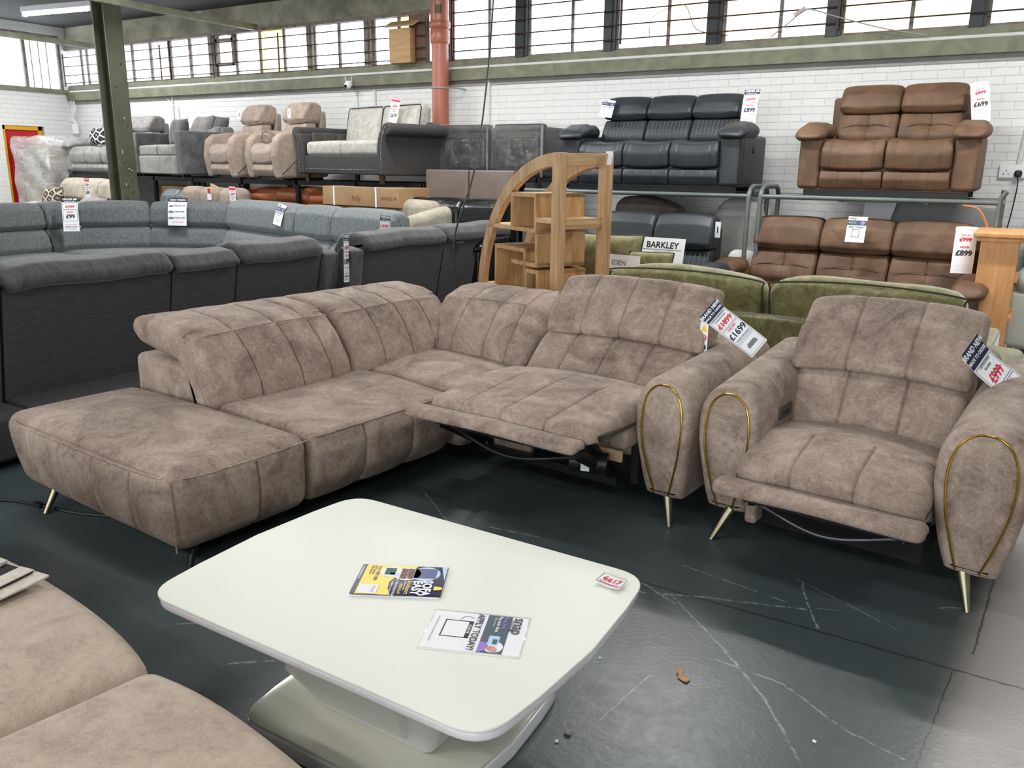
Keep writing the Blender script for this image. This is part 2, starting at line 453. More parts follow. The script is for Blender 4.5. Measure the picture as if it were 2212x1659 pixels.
def floor_mat():
    """grey floor paint: worn blotches, chalky scuff lines where things were dragged, slab joints"""
    m = bpy.data.materials.new('grey_floor_paint'); m.use_nodes = True; nt = m.node_tree; L = nt.links
    p = nt.nodes['Principled BSDF']; p.inputs['Specular IOR Level'].default_value = .5
    tc = _n(nt, 'ShaderNodeTexCoord')
    nz = _n(nt, 'ShaderNodeTexNoise', Scale=26, Detail=4); L.new(tc.outputs['Object'], nz.inputs[0])
    P = _n(nt, 'ShaderNodeVectorMath', operation='MULTIPLY_ADD'); L.new(nz.outputs['Color'], P.inputs[0]); P.inputs[1].default_value = (.018, .018, 0); L.new(tc.outputs['Object'], P.inputs[2])
    def seg(a, b, wid):
        a = (a[0] + .009, a[1] + .009, 0); b = (b[0] + .009, b[1] + .009, 0)
        ba = (b[0] - a[0], b[1] - a[1], 0); q = ba[0] ** 2 + ba[1] ** 2
        pa = _n(nt, 'ShaderNodeVectorMath', operation='SUBTRACT'); L.new(P.outputs[0], pa.inputs[0]); pa.inputs[1].default_value = a
        dt = _n(nt, 'ShaderNodeVectorMath', operation='DOT_PRODUCT'); L.new(pa.outputs[0], dt.inputs[0]); dt.inputs[1].default_value = (ba[0] / q, ba[1] / q, 0)
        h = _n(nt, 'ShaderNodeClamp'); L.new(dt.outputs['Value'], h.inputs[0])
        sc = _n(nt, 'ShaderNodeVectorMath', operation='SCALE'); sc.inputs[0].default_value = ba; L.new(h.outputs[0], sc.inputs['Scale'])
        ds = _n(nt, 'ShaderNodeVectorMath', operation='DISTANCE'); L.new(pa.outputs[0], ds.inputs[0]); L.new(sc.outputs[0], ds.inputs[1])
        dv = _n(nt, 'ShaderNodeMath', operation='DIVIDE'); L.new(ds.outputs['Value'], dv.inputs[0]); dv.inputs[1].default_value = wid
        return dv.outputs[0]
    def mn(xs):
        o = xs[0]
        for x in xs[1:]:
            k = _n(nt, 'ShaderNodeMath', operation='MINIMUM'); L.new(o, k.inputs[0]); L.new(x, k.inputs[1]); o = k.outputs[0]
        return o
    lines = []
    for pts, wd in (([(-1.17, 2.76), (-.88, 2.89), (-.52, 3.01)], .006), ([(-1.0, 2.84), (-.71, 2.58), (-.51, 2.37), (-.35, 2.14)], .005),
                    ([(-.59, 3.22), (-.54, 3.07), (-.46, 2.89)], .005), ([(-.49, 3.04), (-.42, 3.07)], .004), ([(-1.05, 3.1), (-.81, 3.06), (-.6, 3.02)], .004),
                    ([(-.72, 2.5), (-.48, 2.48), (-.27, 2.35), (-.1, 2.3)], .004), ([(-.62, 3.24), (-.22, 3.04)], .003), ([(-1.93, 2.98), (-1.7, 3.01)], .005),
                    ([(-2.45, 1.64), (-2.3, 1.76), (-2.2, 1.74)], .004), ([(-2.06, 1.6), (-1.9, 1.74)], .006), ([(-1.2, 2.9), (-.96, 2.78)], .004), ([(-.1, 3.3), (.0, 3.36)], .005),
                    ([(-2.5, 3.2), (-2.1, 2.9)], .004), ([(-.9, 2.0), (-.86, 2.3)], .003)):
        for a, b in zip(pts, pts[1:]): lines.append(seg(a, b, wd))
    scr = _n(nt, 'ShaderNodeMapRange', interpolation_type='SMOOTHSTEP'); L.new(mn(lines), scr.inputs[0]); scr.inputs[1].default_value = .5; scr.inputs[2].default_value = 1.3; scr.inputs[3].default_value = 1; scr.inputs[4].default_value = 0
    br = _n(nt, 'ShaderNodeTexNoise', Scale=38, Detail=3); L.new(tc.outputs['Object'], br.inputs[0])
    bk = _n(nt, 'ShaderNodeMapRange'); L.new(br.outputs['Fac'], bk.inputs[0]); bk.inputs[1].default_value = .38; bk.inputs[2].default_value = .58
    sm = _n(nt, 'ShaderNodeMath', operation='MULTIPLY'); L.new(scr.outputs[0], sm.inputs[0]); L.new(bk.outputs[0], sm.inputs[1])
    # scuffs without a line: rare streaky patches
    n5 = _n(nt, 'ShaderNodeTexNoise', Scale=7, Detail=8, Roughness=.75, Distortion=2.2); L.new(tc.outputs['Object'], n5.inputs[0])
    m5 = _n(nt, 'ShaderNodeMapRange'); L.new(n5.outputs['Fac'], m5.inputs[0]); m5.inputs[1].default_value = .66; m5.inputs[2].default_value = .76; m5.inputs[3].default_value = 0; m5.inputs[4].default_value = .45
    mxs = _n(nt, 'ShaderNodeMath', operation='MAXIMUM'); L.new(sm.outputs[0], mxs.inputs[0]); L.new(m5.outputs[0], mxs.inputs[1])
    jn = _n(nt, 'ShaderNodeMapRange', interpolation_type='SMOOTHSTEP')
    jl = [seg((-6, 2.87), (6, 2.87), .005), seg((.03, 3.01), (.36, 9), .004), seg((-.02, 2.86), (-.5, -3), .0025), seg((-9, 5.6), (6, 5.6), .005)]
    L.new(mn(jl), jn.inputs[0]); jn.inputs[1].default_value = .4; jn.inputs[2].default_value = 1.4; jn.inputs[3].default_value = .75; jn.inputs[4].default_value = 0
    n1 = _n(nt, 'ShaderNodeTexNoise', Scale=1.1, Detail=6, Roughness=.6); L.new(tc.outputs['Object'], n1.inputs[0])
    cr = _n(nt, 'ShaderNodeValToRGB'); e = cr.color_ramp.elements; e[0].position = .35; e[1].position = .7; e[0].color = srgb(66, 78, 80); e[1].color = srgb(80, 91, 93)
    L.new(n1.outputs['Fac'], cr.inputs[0])
    # paler, warmer tone beyond the joint: reflection of the white wall painted in
    sp = _n(nt, 'ShaderNodeSeparateXYZ'); L.new(P.outputs[0], sp.inputs[0])
    ma = _n(nt, 'ShaderNodeMath', operation='MULTIPLY_ADD'); L.new(sp.outputs[1], ma.inputs[0]); ma.inputs[1].default_value = -.055; L.new(sp.outputs[0], ma.inputs[2])
    wk = _n(nt, 'ShaderNodeMapRange', interpolation_type='SMOOTHSTEP'); L.new(ma.outputs[0], wk.inputs[0]); wk.inputs[1].default_value = -.22; wk.inputs[2].default_value = -.08
    mw = _n(nt, 'ShaderNodeMix', data_type='RGBA'); L.new(wk.outputs[0], mw.inputs[0]); L.new(cr.outputs[0], mw.inputs[6]); mw.inputs[7].default_value = srgb(150, 145, 141)
    m1 = _n(nt, 'ShaderNodeMix', data_type='RGBA'); L.new(mxs.outputs[0], m1.inputs[0]); L.new(mw.outputs[2], m1.inputs[6]); m1.inputs[7].default_value = srgb(138, 150, 150)
    m2 = _n(nt, 'ShaderNodeMix', data_type='RGBA'); L.new(jn.outputs[0], m2.inputs[0]); L.new(m1.outputs[2], m2.inputs[6]); m2.inputs[7].default_value = srgb(34, 36, 38)
    L.new(m2.outputs[2], p.inputs['Base Color'])
    rr = _n(nt, 'ShaderNodeMapRange'); L.new(n5.outputs['Fac'], rr.inputs[0]); rr.inputs[3].default_value = .22; rr.inputs[4].default_value = .46; L.new(rr.outputs[0], p.inputs['Roughness'])
    nb = _n(nt, 'ShaderNodeTexNoise', Scale=55, Detail=4, Roughness=.6); L.new(tc.outputs['Object'], nb.inputs[0])
    bp = _n(nt, 'ShaderNodeBump', Strength=.25, Distance=.003); L.new(nb.outputs['Fac'], bp.inputs['Height']); L.new(bp.outputs[0], p.inputs['Normal'])
    return m
m_floor = floor_mat()
m_smooth = mat('white_painted_render', (.72, .73, .72, 1), (.66, .66, .65, 1), scale=2, rough=.5, bump=.1, bscale=30)
m_greyband = mat('grey_concrete_lintel', srgb(150, 147, 143), srgb(165, 162, 158), scale=3, rough=.8)
m_green = mat('flaking_green_paint', srgb(104, 106, 88), srgb(128, 130, 108), scale=5, rough=.6, bump=.3, bscale=40, c3=srgb(117, 119, 98))
m_olive = mat('olive_column_paint', srgb(80, 83, 66), srgb(94, 97, 78), scale=3, rough=.45, bump=.15, bscale=25)
m_mould = mat('mouldy_plaster', srgb(122, 119, 104), srgb(176, 171, 154), scale=2, rough=.85, bump=.3, bscale=20)
m_ceil = mat('dark_ceiling_board', srgb(42, 42, 44), srgb(54, 53, 54), scale=1.5, rough=.75)
m_rust = mat('rusty_window_steel', srgb(104, 95, 88), srgb(138, 128, 118), scale=12, rough=.7)
m_dark = mat('dark_steel_post', srgb(34, 40, 46), rough=.5)
m_rod = mat('rusty_dark_rod', srgb(60, 44, 40), rough=.6)

struct('floor', box(WX, XR, YF, WY, -.12, 0), m_floor)
struct('ceiling', box(WX - .2, XR, YF, WY + .2, CZ, CZ + .15), m_ceil)
struct('wall_back', join(box(WX - .2, XR, WY, WY + .25, 0, 2.86)), m_brick)
struct('wall_back_fascia', join(box(WX - .2, -6.9, WY - .02, WY + .25, 3.53, CZ), box(-6.9, XR, WY, WY + .25, 3.78, CZ), box(.2, XR, WY, WY + .25, 2.86, 3.78)), m_mould).name = 'wall_back_upper'
struct('wall_left', join(box(WX - .2, WX, YF, 8.0, 0, 2.80), box(WX - .2, WX, 8.0, 8.72, 2.2, 2.80), box(WX - .2, WX, 8.72, WY, 0, 2.80), box(WX - .2, WX, YF, WY, 3.74, CZ),
                         box(WX - .2, WX, 9.18, WY, 2.8, 3.74), box(WX - .2, WX, YF, 3.0, 2.8, 3.74)), m_brick)
struct('wall_right', box(XR, XR + .2, YF, WY + .2, 0, CZ), m_smooth)
struct('wall_front', join(box(WX - .2, -9, YF - .2, YF, 0, CZ), box(5, XR, YF - .2, YF, 0, CZ), box(-9, 5, YF - .2, YF, 0, .5), box(-9, 5, YF - .2, YF, 3.5, CZ)), m_smooth)  # unseen wall, its wide opening made to let in frontal fill light
struct('window_14', join(*[box(-9 + 2 * i - .03, -9 + 2 * i + .03, YF - .12, YF - .05, .5, 3.5) for i in range(8)], box(-9, 5, YF - .12, YF - .05, .5, .56), box(-9, 5, YF - .12, YF - .05, 3.44, 3.5)), m_white)  # frame of the unseen opening added for soft light from the front
# green rails that run along the wall under the windows
struct('trim_1', box(WX, .6, WY - .05, WY + .02, 2.835, 2.905), m_green)
struct('trim_2', box(WX, -6.6, WY - .11, WY, 2.66, 2.785), m_green)
struct('trim_3', box(-6.6, .6, WY - .11, WY, 2.665, 2.80), m_green)
struct('trim_4', box(WX, .6, WY - .015, WY, 2.60, 2.665), m_greyband)
struct('trim_5', box(WX, -6.95, WY - .06, WY - .02, 3.50, 3.545), m_rust)
struct('trim_6', box(WX, WX + .06, 3.0, WY, 2.775, 2.835), m_green)
struct('trim_7', tube([(WX, WY - .075, 2.81), (.6, WY - .075, 2.815)], .018, 8), m_smooth, smooth=True)

# window strip in the back wall: bays between posts, each with its steel frame and its panes
P_clear = pane_mat('clear_dusty_glass', (.97, .98, 1, 1), .75)
P_frost = pane_mat('frosted_glass', (.93, .97, .99, 1), .5, 30)
P_yel = pane_mat('yellowed_glass', srgb(250, 240, 200), .3, 16)
P_peach = pane_mat('peach_patterned_glass', srgb(250, 236, 214), .3, 34)
P_grn = pane_mat('greenish_patterned_glass', srgb(228, 232, 214), .3, 26)
P_blue = pane_mat('bluish_frosted_glass', srgb(226, 236, 242), .35, 20)
PM = dict(c=P_clear, f=P_frost, y=P_yel, p=P_peach, g=P_grn, b=P_blue)
m_goldwhite = m_white
def window(n, xs, kinds, z0, z1, post=None, mw=.045, open_at=None):
    fr = [box(xs[0], xs[-1], WY - .0, WY + .03, z0, z0 + .03), box(xs[0], xs[-1], WY, WY + .03, z1 - .03, z1)]
    for x in xs: fr.append(box(x - mw / 2, x + mw / 2, WY + .002, WY + .03, z0, z1))
    if open_at is not None:
        a, b = xs[open_at], xs[open_at + 1]
        fr += [box(a, b, WY - .03, WY + .03, z0 + .16, z0 + .2), box(a, b, WY - .03, WY + .03, z1 - .12, z1 - .08), box(a + .02, a + .06, WY - .03, WY + .03, z0 + .16, z1), box(b - .06, b - .02, WY - .03, WY + .03, z0 + .16, z1)]
    o = struct('window_%d' % n, join(*fr), m_rust)
    for i, k in enumerate(kinds):
        if k == '-': continue
        put('glass_pane', box(xs[i] + mw / 2, xs[i + 1] - mw / 2, WY + .02, WY + .026, z0 + .03, z1 - .03), PM[k], o, smooth=False)
Z0, ZL, ZR = 2.90, 3.53, 3.78
window(1, [-15.05, -14.62, -14.45, -14.16, -13.79], 'cccc', Z0, ZL)
window(2, [-13.75, -13.48, -13.18, -12.7, -12.23], 'cccc', Z0, ZL, mw=.055)
window(3, [-12.2, -11.72, -11.17], 'cc', Z0, ZL, mw=.06)
window(4, [-11.1, -10.66, -10.14, -9.64, -9.1], 'fcyc', Z0, ZL, open_at=0)
window(5, [-9.04, -8.57, -8.06], 'cc', Z0, ZL)
window(6, [-7.94, -7.51, -7.2, -6.95], 'cyc', Z0, ZL)
window(7, [-6.63, -6.08, -5.66], 'cc', Z0, ZR, mw=.035)
window(8, [-5.50, -4.92, -4.47], 'cc', Z0, ZR, mw=.035)
window(9, [-4.34, -3.73, -3.27], 'cp', Z0, ZR, mw=.035)
window(10, [-3.10, -2.51, -2.03], 'pb', Z0, ZR, mw=.035)
window(11, [-1.90, -1.27, -.76], 'pg', Z0, ZR, mw=.035)
window(12, [-.62, -.2, .2], 'gc', Z0, ZR, mw=.035)
def post(x, wd, z1, n, m=m_dark):
    return struct('trim_%d' % n, join(box(x - wd / 2, x + wd / 2, WY - .05, WY + .06, 2.9, z1), box(x - wd / 2 - .02, x + wd / 2 - .03, WY - .065, WY - .05, 2.9, z1)), m)
for n, (x, wd) in enumerate([(-5.58, .13), (-4.41, .11), (-3.185, .13), (-1.965, .12), (-.69, .12), (-6.72, .16)]): post(x, wd, ZR, 8 + n)
for n, (x, wd) in enumerate([(-11.14, .09), (-9.07, .07), (-13.77, .06), (-8.0, .08)]): post(x, wd, ZL, 14 + n, m_rust)
# security rods across the windows
def rods(x0, x1, zs, lab, nm='security_bars'):
    t = thing(nm, lab, 'window bars', (x0, WY - .1, zs[0]))
    for z in zs:
        put('rod', tube([(0, 0, z - zs[0]), (x1 - x0, .005, z - zs[0] + .008)], .008, 6), m_rod, t)
    k = int((x1 - x0) / 2.2)
    for i in range(k + 1):
        x = (x1 - x0) * i / k
        put('bracket', box(x - .012, x + .012, -.004, .008, -.05, zs[-1] - zs[0] + .06), m_rod, t, smooth=False)
rods(-15.0, -6.98, [2.95, 3.08, 3.23, 3.38], 'four thin rusty rods across the windows left of the orange pipe')
rods(-6.58, .4, [3.01, 3.16, 3.31, 3.46, 3.61], 'thin rusty rods across the windows right of the orange pipe')

# left wall: big window and red door
struct('window_13', join(box(WX - .1, WX - .04, 3.0, 9.18, 2.80, 2.85), box(WX - .1, WX - .04, 3.0, 9.18, 3.70, 3.74), *[box(WX - .1, WX - .03, y - .025, y + .025, 2.8, 3.74) for y in (3.02, 4.3, 5.5, 6.7, 7.62, 8.55, 9.16)],
                         *[box(WX - .08, WX - .06, y - .006, y + .006, 2.85, 3.7) for y in (8.68, 8.82, 8.96)]), m_rust)
o13 = bpy.data.objects['window_13']
for a, b in ((3.02, 4.3), (4.3, 5.5), (5.5, 6.7), (6.7, 7.62), (7.62, 8.55), (8.55, 9.16)):
    put('glass_pane', box(WX - .075, WX - .07, a + .02, b - .02, 2.85, 3.7), P_clear, o13, smooth=False)
m_reddoor = mat('scuffed_red_paint', srgb(176, 24, 36), srgb(192, 32, 44), scale=2, rough=.35)
m_yellow = mat('yellow_gloss_paint', srgb(214, 160, 30), rough=.4)
struct('door_1', join((box(WX - .12, WX - .06, 8.05, 8.62, 0, 2.13), 0), (box(WX - .062, WX - .05, 8.12, 8.55, .25, .95), 0)), m_reddoor)
d1 = bpy.data.objects['door_1']
put('door_frame', join(box(WX - .1, WX - .02, 8.0, 8.05, 0, 2.2), box(WX - .1, WX - .02, 8.62, 8.68, 0, 2.2), box(WX - .1, WX - .02, 8.0, 8.68, 2.13, 2.2)), m_yellow, d1, smooth=False)
put('notice', join(box(WX - .06, WX - .055, 8.17, 8.2, 1.72, 1.80), box(WX - .06, WX - .055, 8.28, 8.31, 1.70, 1.78)), m_white, d1, smooth=False)
struct('wall_left_reveal', box(WX - .2, WX - .12, 8.0, 8.72, 0, 2.2), m_smooth).name = 'wall_left_door_back'

# ceiling ties, column
for x, z, nm in ((-13.84, 3.46, 'over the red door corner'), (-10.16, 3.52, 'passing behind the column head')):
    tag(put('tie_beam', join(box(x - .035, x + .035, -2.0, WY - .03, z - .01, z), box(x + .025, x + .035, -2.0, WY - .03, z, z + .07)), m_green, smooth=False),
        'long green steel angle under the ceiling, ' + nm, 'beam')
col = thing('steel_column', 'olive green steel column with bolt holes rising behind the long grey sofa', 'column', (-11.02, 7.45, 0))
W2 = .131
Hs = [(-W2, -W2), (W2, -W2)]
put('column_shaft', join(box(W2 - .018, W2, -W2, W2, 0, CZ), box(-W2, -W2 + .018, -W2, W2, 0, CZ), box(-W2 + .018, W2 - .018, -.008, .008, 0, CZ)), m_olive, col, smooth=False)
m_hole = mat('dark_bolt_hole', (.02, .02, .02, 1), rough=.8); m_chip = mat('chipped_pale_paint', srgb(196, 196, 180), rough=.7)
put('bolt_holes', join(*[move(tube([(0, 0, 0), (.004, 0, 0)], .012, 8), (W2 - .001, y, z)) for y, z in ((.05, 1.36), (-.02, 1.28), (.05, 1.2), (-.05, 1.12), (.03, 1.5), (-.04, 1.6), (.06, 2.1), (-.05, 2.6), (.05, 2.9))]), m_hole, col)
put('paint_chips', join(*[move(sbox(.003, a, b, r=.001, seg=.02), (W2 + .001, y, z)) for y, z, a, b in ((0.02, 1.52, .03, .012), (.06, 1.5, .04, .01), (-.05, 1.31, .015, .03), (.0, 1.08, .02, .02), (-.06, 1.75, .01, .05), (.02, 2.2, .012, .03))]), m_chip, col)
put('base_plate', box(-.2, .2, -.2, .2, 0, .02), m_olive, col, smooth=False)

# drain pipe
m_terra = mat('terracotta_plastic', srgb(164, 98, 76), srgb(176, 110, 88), scale=2, rough=.35)
pp = thing('drain_pipe', 'terracotta orange plastic drain pipe with collars against the white brick wall', 'pipe', (-6.63, 9.02, 0))
put('pipe', tube([(0, 0, 0), (0, 0, CZ)], .105, 28), m_terra, pp)
put('collar', join(tube([(0, 0, 3.08), (0, 0, 3.10), (0, 0, 3.24), (0, 0, 3.26)], [.108, .122, .122, .108], 28), tube([(0, 0, 3.26), (0, 0, 3.28), (0, 0, 3.33), (0, 0, 3.35)], [.118, .132, .132, .118], 28), tube([(0, 0, 3.35), (0, 0, 3.75), (0, 0, 3.78)], [.116, .116, .13], 28)), m_terra, pp)
put('pipe_label', move(join(*[box(.117, .1185, y, y + .011, 0, .1) for y in (-.045, -.025, -.004, .014, .03)]), (0, 0, 3.42), rz=R(-60)), m_ink, pp, smooth=False)
put('pipe_bracket', join(tube([(.108 * math.cos(a), .108 * math.sin(a), 2.56) for a in np.linspace(0, 2 * PI, 25)], .012, 6), tube([(.1, 0, 2.56), (.2, .12, 2.56), (.2, .27, 2.56)], .009, 6)), m_greyband, pp)

# wall services: conduits, camera, socket
def conduit(pts, r, lab, m=m_smooth, nm='cable_conduit', cat='conduit'):
    x, y, z = pts[0]
    return tag(put(nm, tube([(a - x, b - y, c - z) for a, b, c in pts], r, 8), m, loc=pts[0]), lab, cat)
conduit([(-12.22, 9.285, 2.66), (-12.22, 9.285, 1.7)], .012, 'white conduit down the brick behind the grey velvet loveseat')
conduit(spline([(-12.4, 9.285, 2.66), (-12.2, 9.285, 2.52), (-12.09, 9.285, 2.4), (-12.09, 9.285, 1.7)], 6), .009, 'white conduit with a bent top beside the grey velvet loveseat')
conduit([(-7.94, 9.285, 2.6), (-7.94, 9.285, 1.5)], .02, 'white trunking down the brick left of the orange pipe')
conduit([(-6.07, 9.285, 2.66), (-6.07, 9.285, 1.2)], .016, 'white conduit down the brick right of the orange pipe')
conduit([(-.13, 9.285, 2.6), (-.2, 9.285, 1.68)], .022, 'white trunking running down to the double socket')
cm = thing('security_camera', 'small white dome camera fixed under the green rail', 'camera', (-8.27, 9.14, 2.66))
put('camera_body', sbox(.09, .09, .07, c=(0, 0, .03), r=.03), m_white, cm)
put('camera_ball', tube([(0, -.02, .01 - .05 * math.cos(t)) for t in np.linspace(0, PI, 9)], [max(.002, .05 * math.sin(t)) for t in np.linspace(0, PI, 9)], 16), m_white, cm)
put('lens', tube([(0, -.062, -.005), (0, -.072, -.01)], .02, 14), m_ink, cm, label='black lens')
put('antenna', join(tube([(-.04, 0, .05), (-.07, 0, .12)], .005, 6), tube([(.04, 0, .05), (.055, 0, .12)], .005, 6)), m_white, cm)
conduit(spline([(-8.25, 9.28, 2.6), (-8.24, 9.29, 2.3), (-8.2, 9.29, 1.9)], 6), .004, 'thin grey wire hanging below the security camera', m_greyband, 'camera_cable', 'cable')
so = thing('wall_socket', 'white double wall socket with a black plug in it', 'socket', (-.24, 9.3, 1.62))
put('face_plate', sbox(.22, .04, .12, c=(0, -.02, 0), r=.008), m_white, so)
put('socket_holes', join(*[box(x + a - .004, x + a + .004, -.042, -.038, z, z + .012) for x in (-.05,) for a, z in ((-.02, -.03), (.02, -.03), (0, .0))]), m_ink, so, smooth=False)
plg = thing('power_plug', 'black power plug in the right side of the wall socket', 'plug', (-.19, 9.26, 1.6))
put('plug_body', sbox(.062, .05, .062, c=(0, -.026, 0), r=.02), m_ink, plg)
put('flex', tube(spline([(0, -.05, -.02), (.01, -.1, -.15), (-.02, -.1, -.5), (-.08, -.1, -.9), (-.06, -.08, -1.3), (-.06, -.1, -1.595)], 8), .006, 6), m_ink, plg)
conduit(spline([(-3.9, 9.18, 3.0), (-3.85, 9.14, 3.2), (-3.5, 9.12, 3.3), (-3.35, 9.15, 3.05), (-3.0, 9.13, 2.96)], 6), .004, 'loose thin wire looping in front of the peach window panes', m_rod, 'loose_wire', 'wire')
conduit(spline([(-2.55, 9.14, 2.92), (-2.35, 9.1, 3.05), (-2.2, 9.06, 3.14), (-1.9, 9.08, 3.05), (-1.5, 9.12, 2.93), (-1.1, 9.16, 2.84)], 6), .006, 'white flex draped over the window rods on the right', m_greyband, 'draped_flex', 'cable')
m_tubep = mat('pinkish_plastic', srgb(200, 180, 176), rough=.5)
tag(put('flex_connector', tube([(-.06, 0, -.03), (.04, 0, .03)], .022, 10), m_tubep, loc=(-2.25, 9.05, 3.12)), 'short pale tube connector lying on the window rods', 'connector')
cb = thing('cable_bundle', 'clump of white cables and a cream box in the top left wall corner', 'cables', (-14.85, 9.2, 2.3))
put('cables', join(*[tube(spline([(x, 0, .36), (x + .05, -.02, .2), (x - .03, -.03, .08), (x + .02, 0, -.02)], 6), .006, 6) for x in (-.06, -.02, .02, .05)]), m_white, cb)
put('junction_box', sbox(.1, .08, .18, c=(0, 0, -.12), r=.02), m_white, cb)
# flattened cardboard in the window
m_card = mat('brown_cardboard', srgb(176, 142, 100), srgb(196, 162, 118), scale=3, rough=.8, stretch=(1, 1, 6))
m_carddark = mat('dark_cardboard', srgb(112, 88, 76), srgb(128, 102, 88), scale=4, rough=.8)
kb = thing('cardboard_sheet', 'folded brown cardboard pushed behind the window rods beside the orange pipe', 'cardboard', (-7.2, 9.2, 2.905))
put('cardboard_box', join(sbox(.33, .1, .42, c=(-.14, -.06, .21), r=.004, seg=.2), sbox(.02, .11, .42, c=(.035, -.06, .21), r=.004, seg=.2)), m_card, kb)
put('flap', move(sbox(.46, .16, .02, r=.004, seg=.2), (-.08, -.12, .47), rx=R(28)), m_card, kb)
put('backing_board', box(-.1, .23, .05, .062, 0, .6), m_carddark, kb, smooth=False, label='darker brown board')

# fluorescent fittings: one in view, rows out of view, one added for the left wall
m_tube = emit('lit_fluorescent_tube', (1, .99, .96, 1), 14)
def fitting(x, y, rz=0.0, label='long fluorescent ceiling light', L_=1.5, z=CZ, P=TUBE_W):
    t = thing('ceiling_light', label, 'ceiling light', (x, y, z), rz, 'fluorescent ceiling lights' if 'out' in label else None)
    put('housing', box(-L_ / 2, L_ / 2, -.05, .05, -.07, 0), m_white, t, smooth=False)
    put('tube', tube([(-L_ / 2 + .03, 0, -.10), (L_ / 2 - .03, 0, -.10)], .024, 12), m_tube, t, label='glowing white tube')
    put('end_cap', join(box(-L_ / 2, -L_ / 2 + .03, -.035, .035, -.13, -.05), box(L_ / 2 - .03, L_ / 2, -.035, .035, -.13, -.05)), m_white, t, smooth=False)
    ld = bpy.data.lights.new('tube_light', 'AREA'); ld.shape = 'RECTANGLE'; ld.size = L_; ld.size_y = .09; ld.energy = P; ld.color = (1, .985, .955)
    lo = bpy.data.objects.new('tube_light', ld); COL.objects.link(lo); lo.parent = t; lo.location = (0, 0, -.14)
    return t
fitting(-12.3, 7.55, R(8), 'lit fluorescent tube under the dark ceiling, left of the column', z=CZ - .1, L_=1.4, P=90)
far = 'unseen white fluorescent ceiling light on the dark ceiling out of the picture'
for x, y in ((-13.2, 5.6), (-8.6, 6.7), (-5.6, 6.7), (-2.4, 6.7), (.6, 6.7), (-11.5, 2.3), (-8.2, 2.3), (-4.9, 2.3), (-1.6, 2.3), (1.7, 2.3), (-8.2, -2.2), (-4.9, -2.2), (-1.6, -2.2), (1.7, -2.2)):  # first fitting in the list is added to brighten the left wall
    fitting(x, y, 0, far, P=TUBE_W * (4.0 if y < 0 else 1.0 if y < 5 else 4.8))
# ================================================================== FOREGROUND: CORNER SOFA, ARMCHAIR
def leg_part(parent, top, foot, r0=.026, r1=.011, m=None, nm='leg'):
    a = np.array(top, float); b = np.array(foot, float)
    return put(nm, tube([a, a + (b - a) * .5, b], [r0, (r0 + r1) / 2 * .95, r1], 14), m or m_brass, parent)

def arm_profile(cx, wtop=.27, wbot=.17, z0=.13, z1=.66):
    """front outline of the barrel arm: narrow foot, full cheek, round top"""
    h = z1 - z0; w = wtop / 2; b = wbot / 2
    pts = [(-b * .8, z0), (-b * 1.15, z0 + .06 * h), (-w * .86, z0 + .33 * h), (-w, z0 + .62 * h), (-w * .93, z0 + .84 * h), (-w * .55, z0 + .975 * h), (0, z1),
           (w * .55, z0 + .975 * h), (w * .93, z0 + .84 * h), (w, z0 + .62 * h), (w * .86, z0 + .33 * h), (b * 1.15, z0 + .06 * h), (b * .8, z0)]
    return smoothloop([(cx + x, z) for x, z in pts], 4)

def barrel_arm(parent, cx, y0, y1, rise=.09, z1=.66, lean=0.0, wt=.27):
    prof = arm_profile(cx, z1=z1, wtop=wt)
    L_ = y1 - y0
    def wp(x, y, z):
        t = (y - y0) / L_
        zz = z + rise * t * max(0, (z - .13) / .53)
        yy = y + .055 * max(0, (.5 - z) / .4) ** 1.5 * (1 - t) - .015 * math.sin(PI * min(1, max(0, (z - .13) / .53))) * (1 - t)
        return (x + lean * (z - .13) * 0.0, yy, zz)
    a = put('arm', sweep(prof, y0, y1, 'y', re=(.035, .12), warp=wp, ds=.05), m_taupe, parent)
    pts = [(-.04, .15), (-.065, .25), (-.090, .38), (-.096, .5), (-.078, .585), (-.04, .628), (0, .638), (.04, .628), (.078, .585), (.096, .5), (.090, .38), (.062, .25), (.03, .15)]
    path = [wp(cx + x * wt / .27, y0 - .003, z * (z1 / .66) if z > .2 else z) for x, z in pts]
    put('piping', tube(spline(path, 5), .0042, 8), m_gold, a, label='thin gold piping')
    return a

def piping_edge(parent, path, r=.004, m=None):
    return put('seam_piping', tube(path, r, 6), m or m_taupe, parent)

cs = thing('corner_sofa', 'large brushed taupe corner sofa with chaise end, raised footrest and gold piped arm', 'sofa', (-3.16, 4.24, 0), R(-5))
# --- chaise end
def chw(x, y, z):
    # tub-like body: draws in towards the floor at the outer end, full at two thirds height
    t = max(0, min(1, (z - .11) / .32)); q = max(0, 1 - t) ** 1.6
    return (x + (.10 * q * max(0, (.3 - x) / .9) if x < .3 else -.012 * q), y + .02 * q * max(0, (-1.9 - y) / .4), z)
put('chaise_seat', sbox(1.40, .68, .345, c=(.02, -1.995, .2825), r=.07, puff=(.03, .035, .035), seg=.05, sx_=(-.42, -.14, .14, .42), sy_=(.05,), gd=.016, gw=.007, smk=lambda x, y, z: 1.0 if z < .13 else 0.0,
                        warp=lambda x, y, z: chw(x, y, z)), m_taupe, cs)
put('seam_piping', tube([(.703, -2.322, z) for z in (.13, .2, .28, .36, .42)], .0035, 6), m_taupe, cs)
put('seam_piping', tube(spline([(.0 + x, y, .428 + dz) for x, y, dz in ((-.69, -2.27, -.01), (-.5, -2.345, 0), (-.2, -2.36, .006), (.02, -2.362, .008), (.3, -2.36, .006), (.6, -2.335, 0), (.69, -2.29, -.003), (.738, -2.2, 0), (.752, -2.0, .004), (.742, -1.8, .002), (.72, -1.675, 0))], 6), .0045, 6), m_taupe, cs)
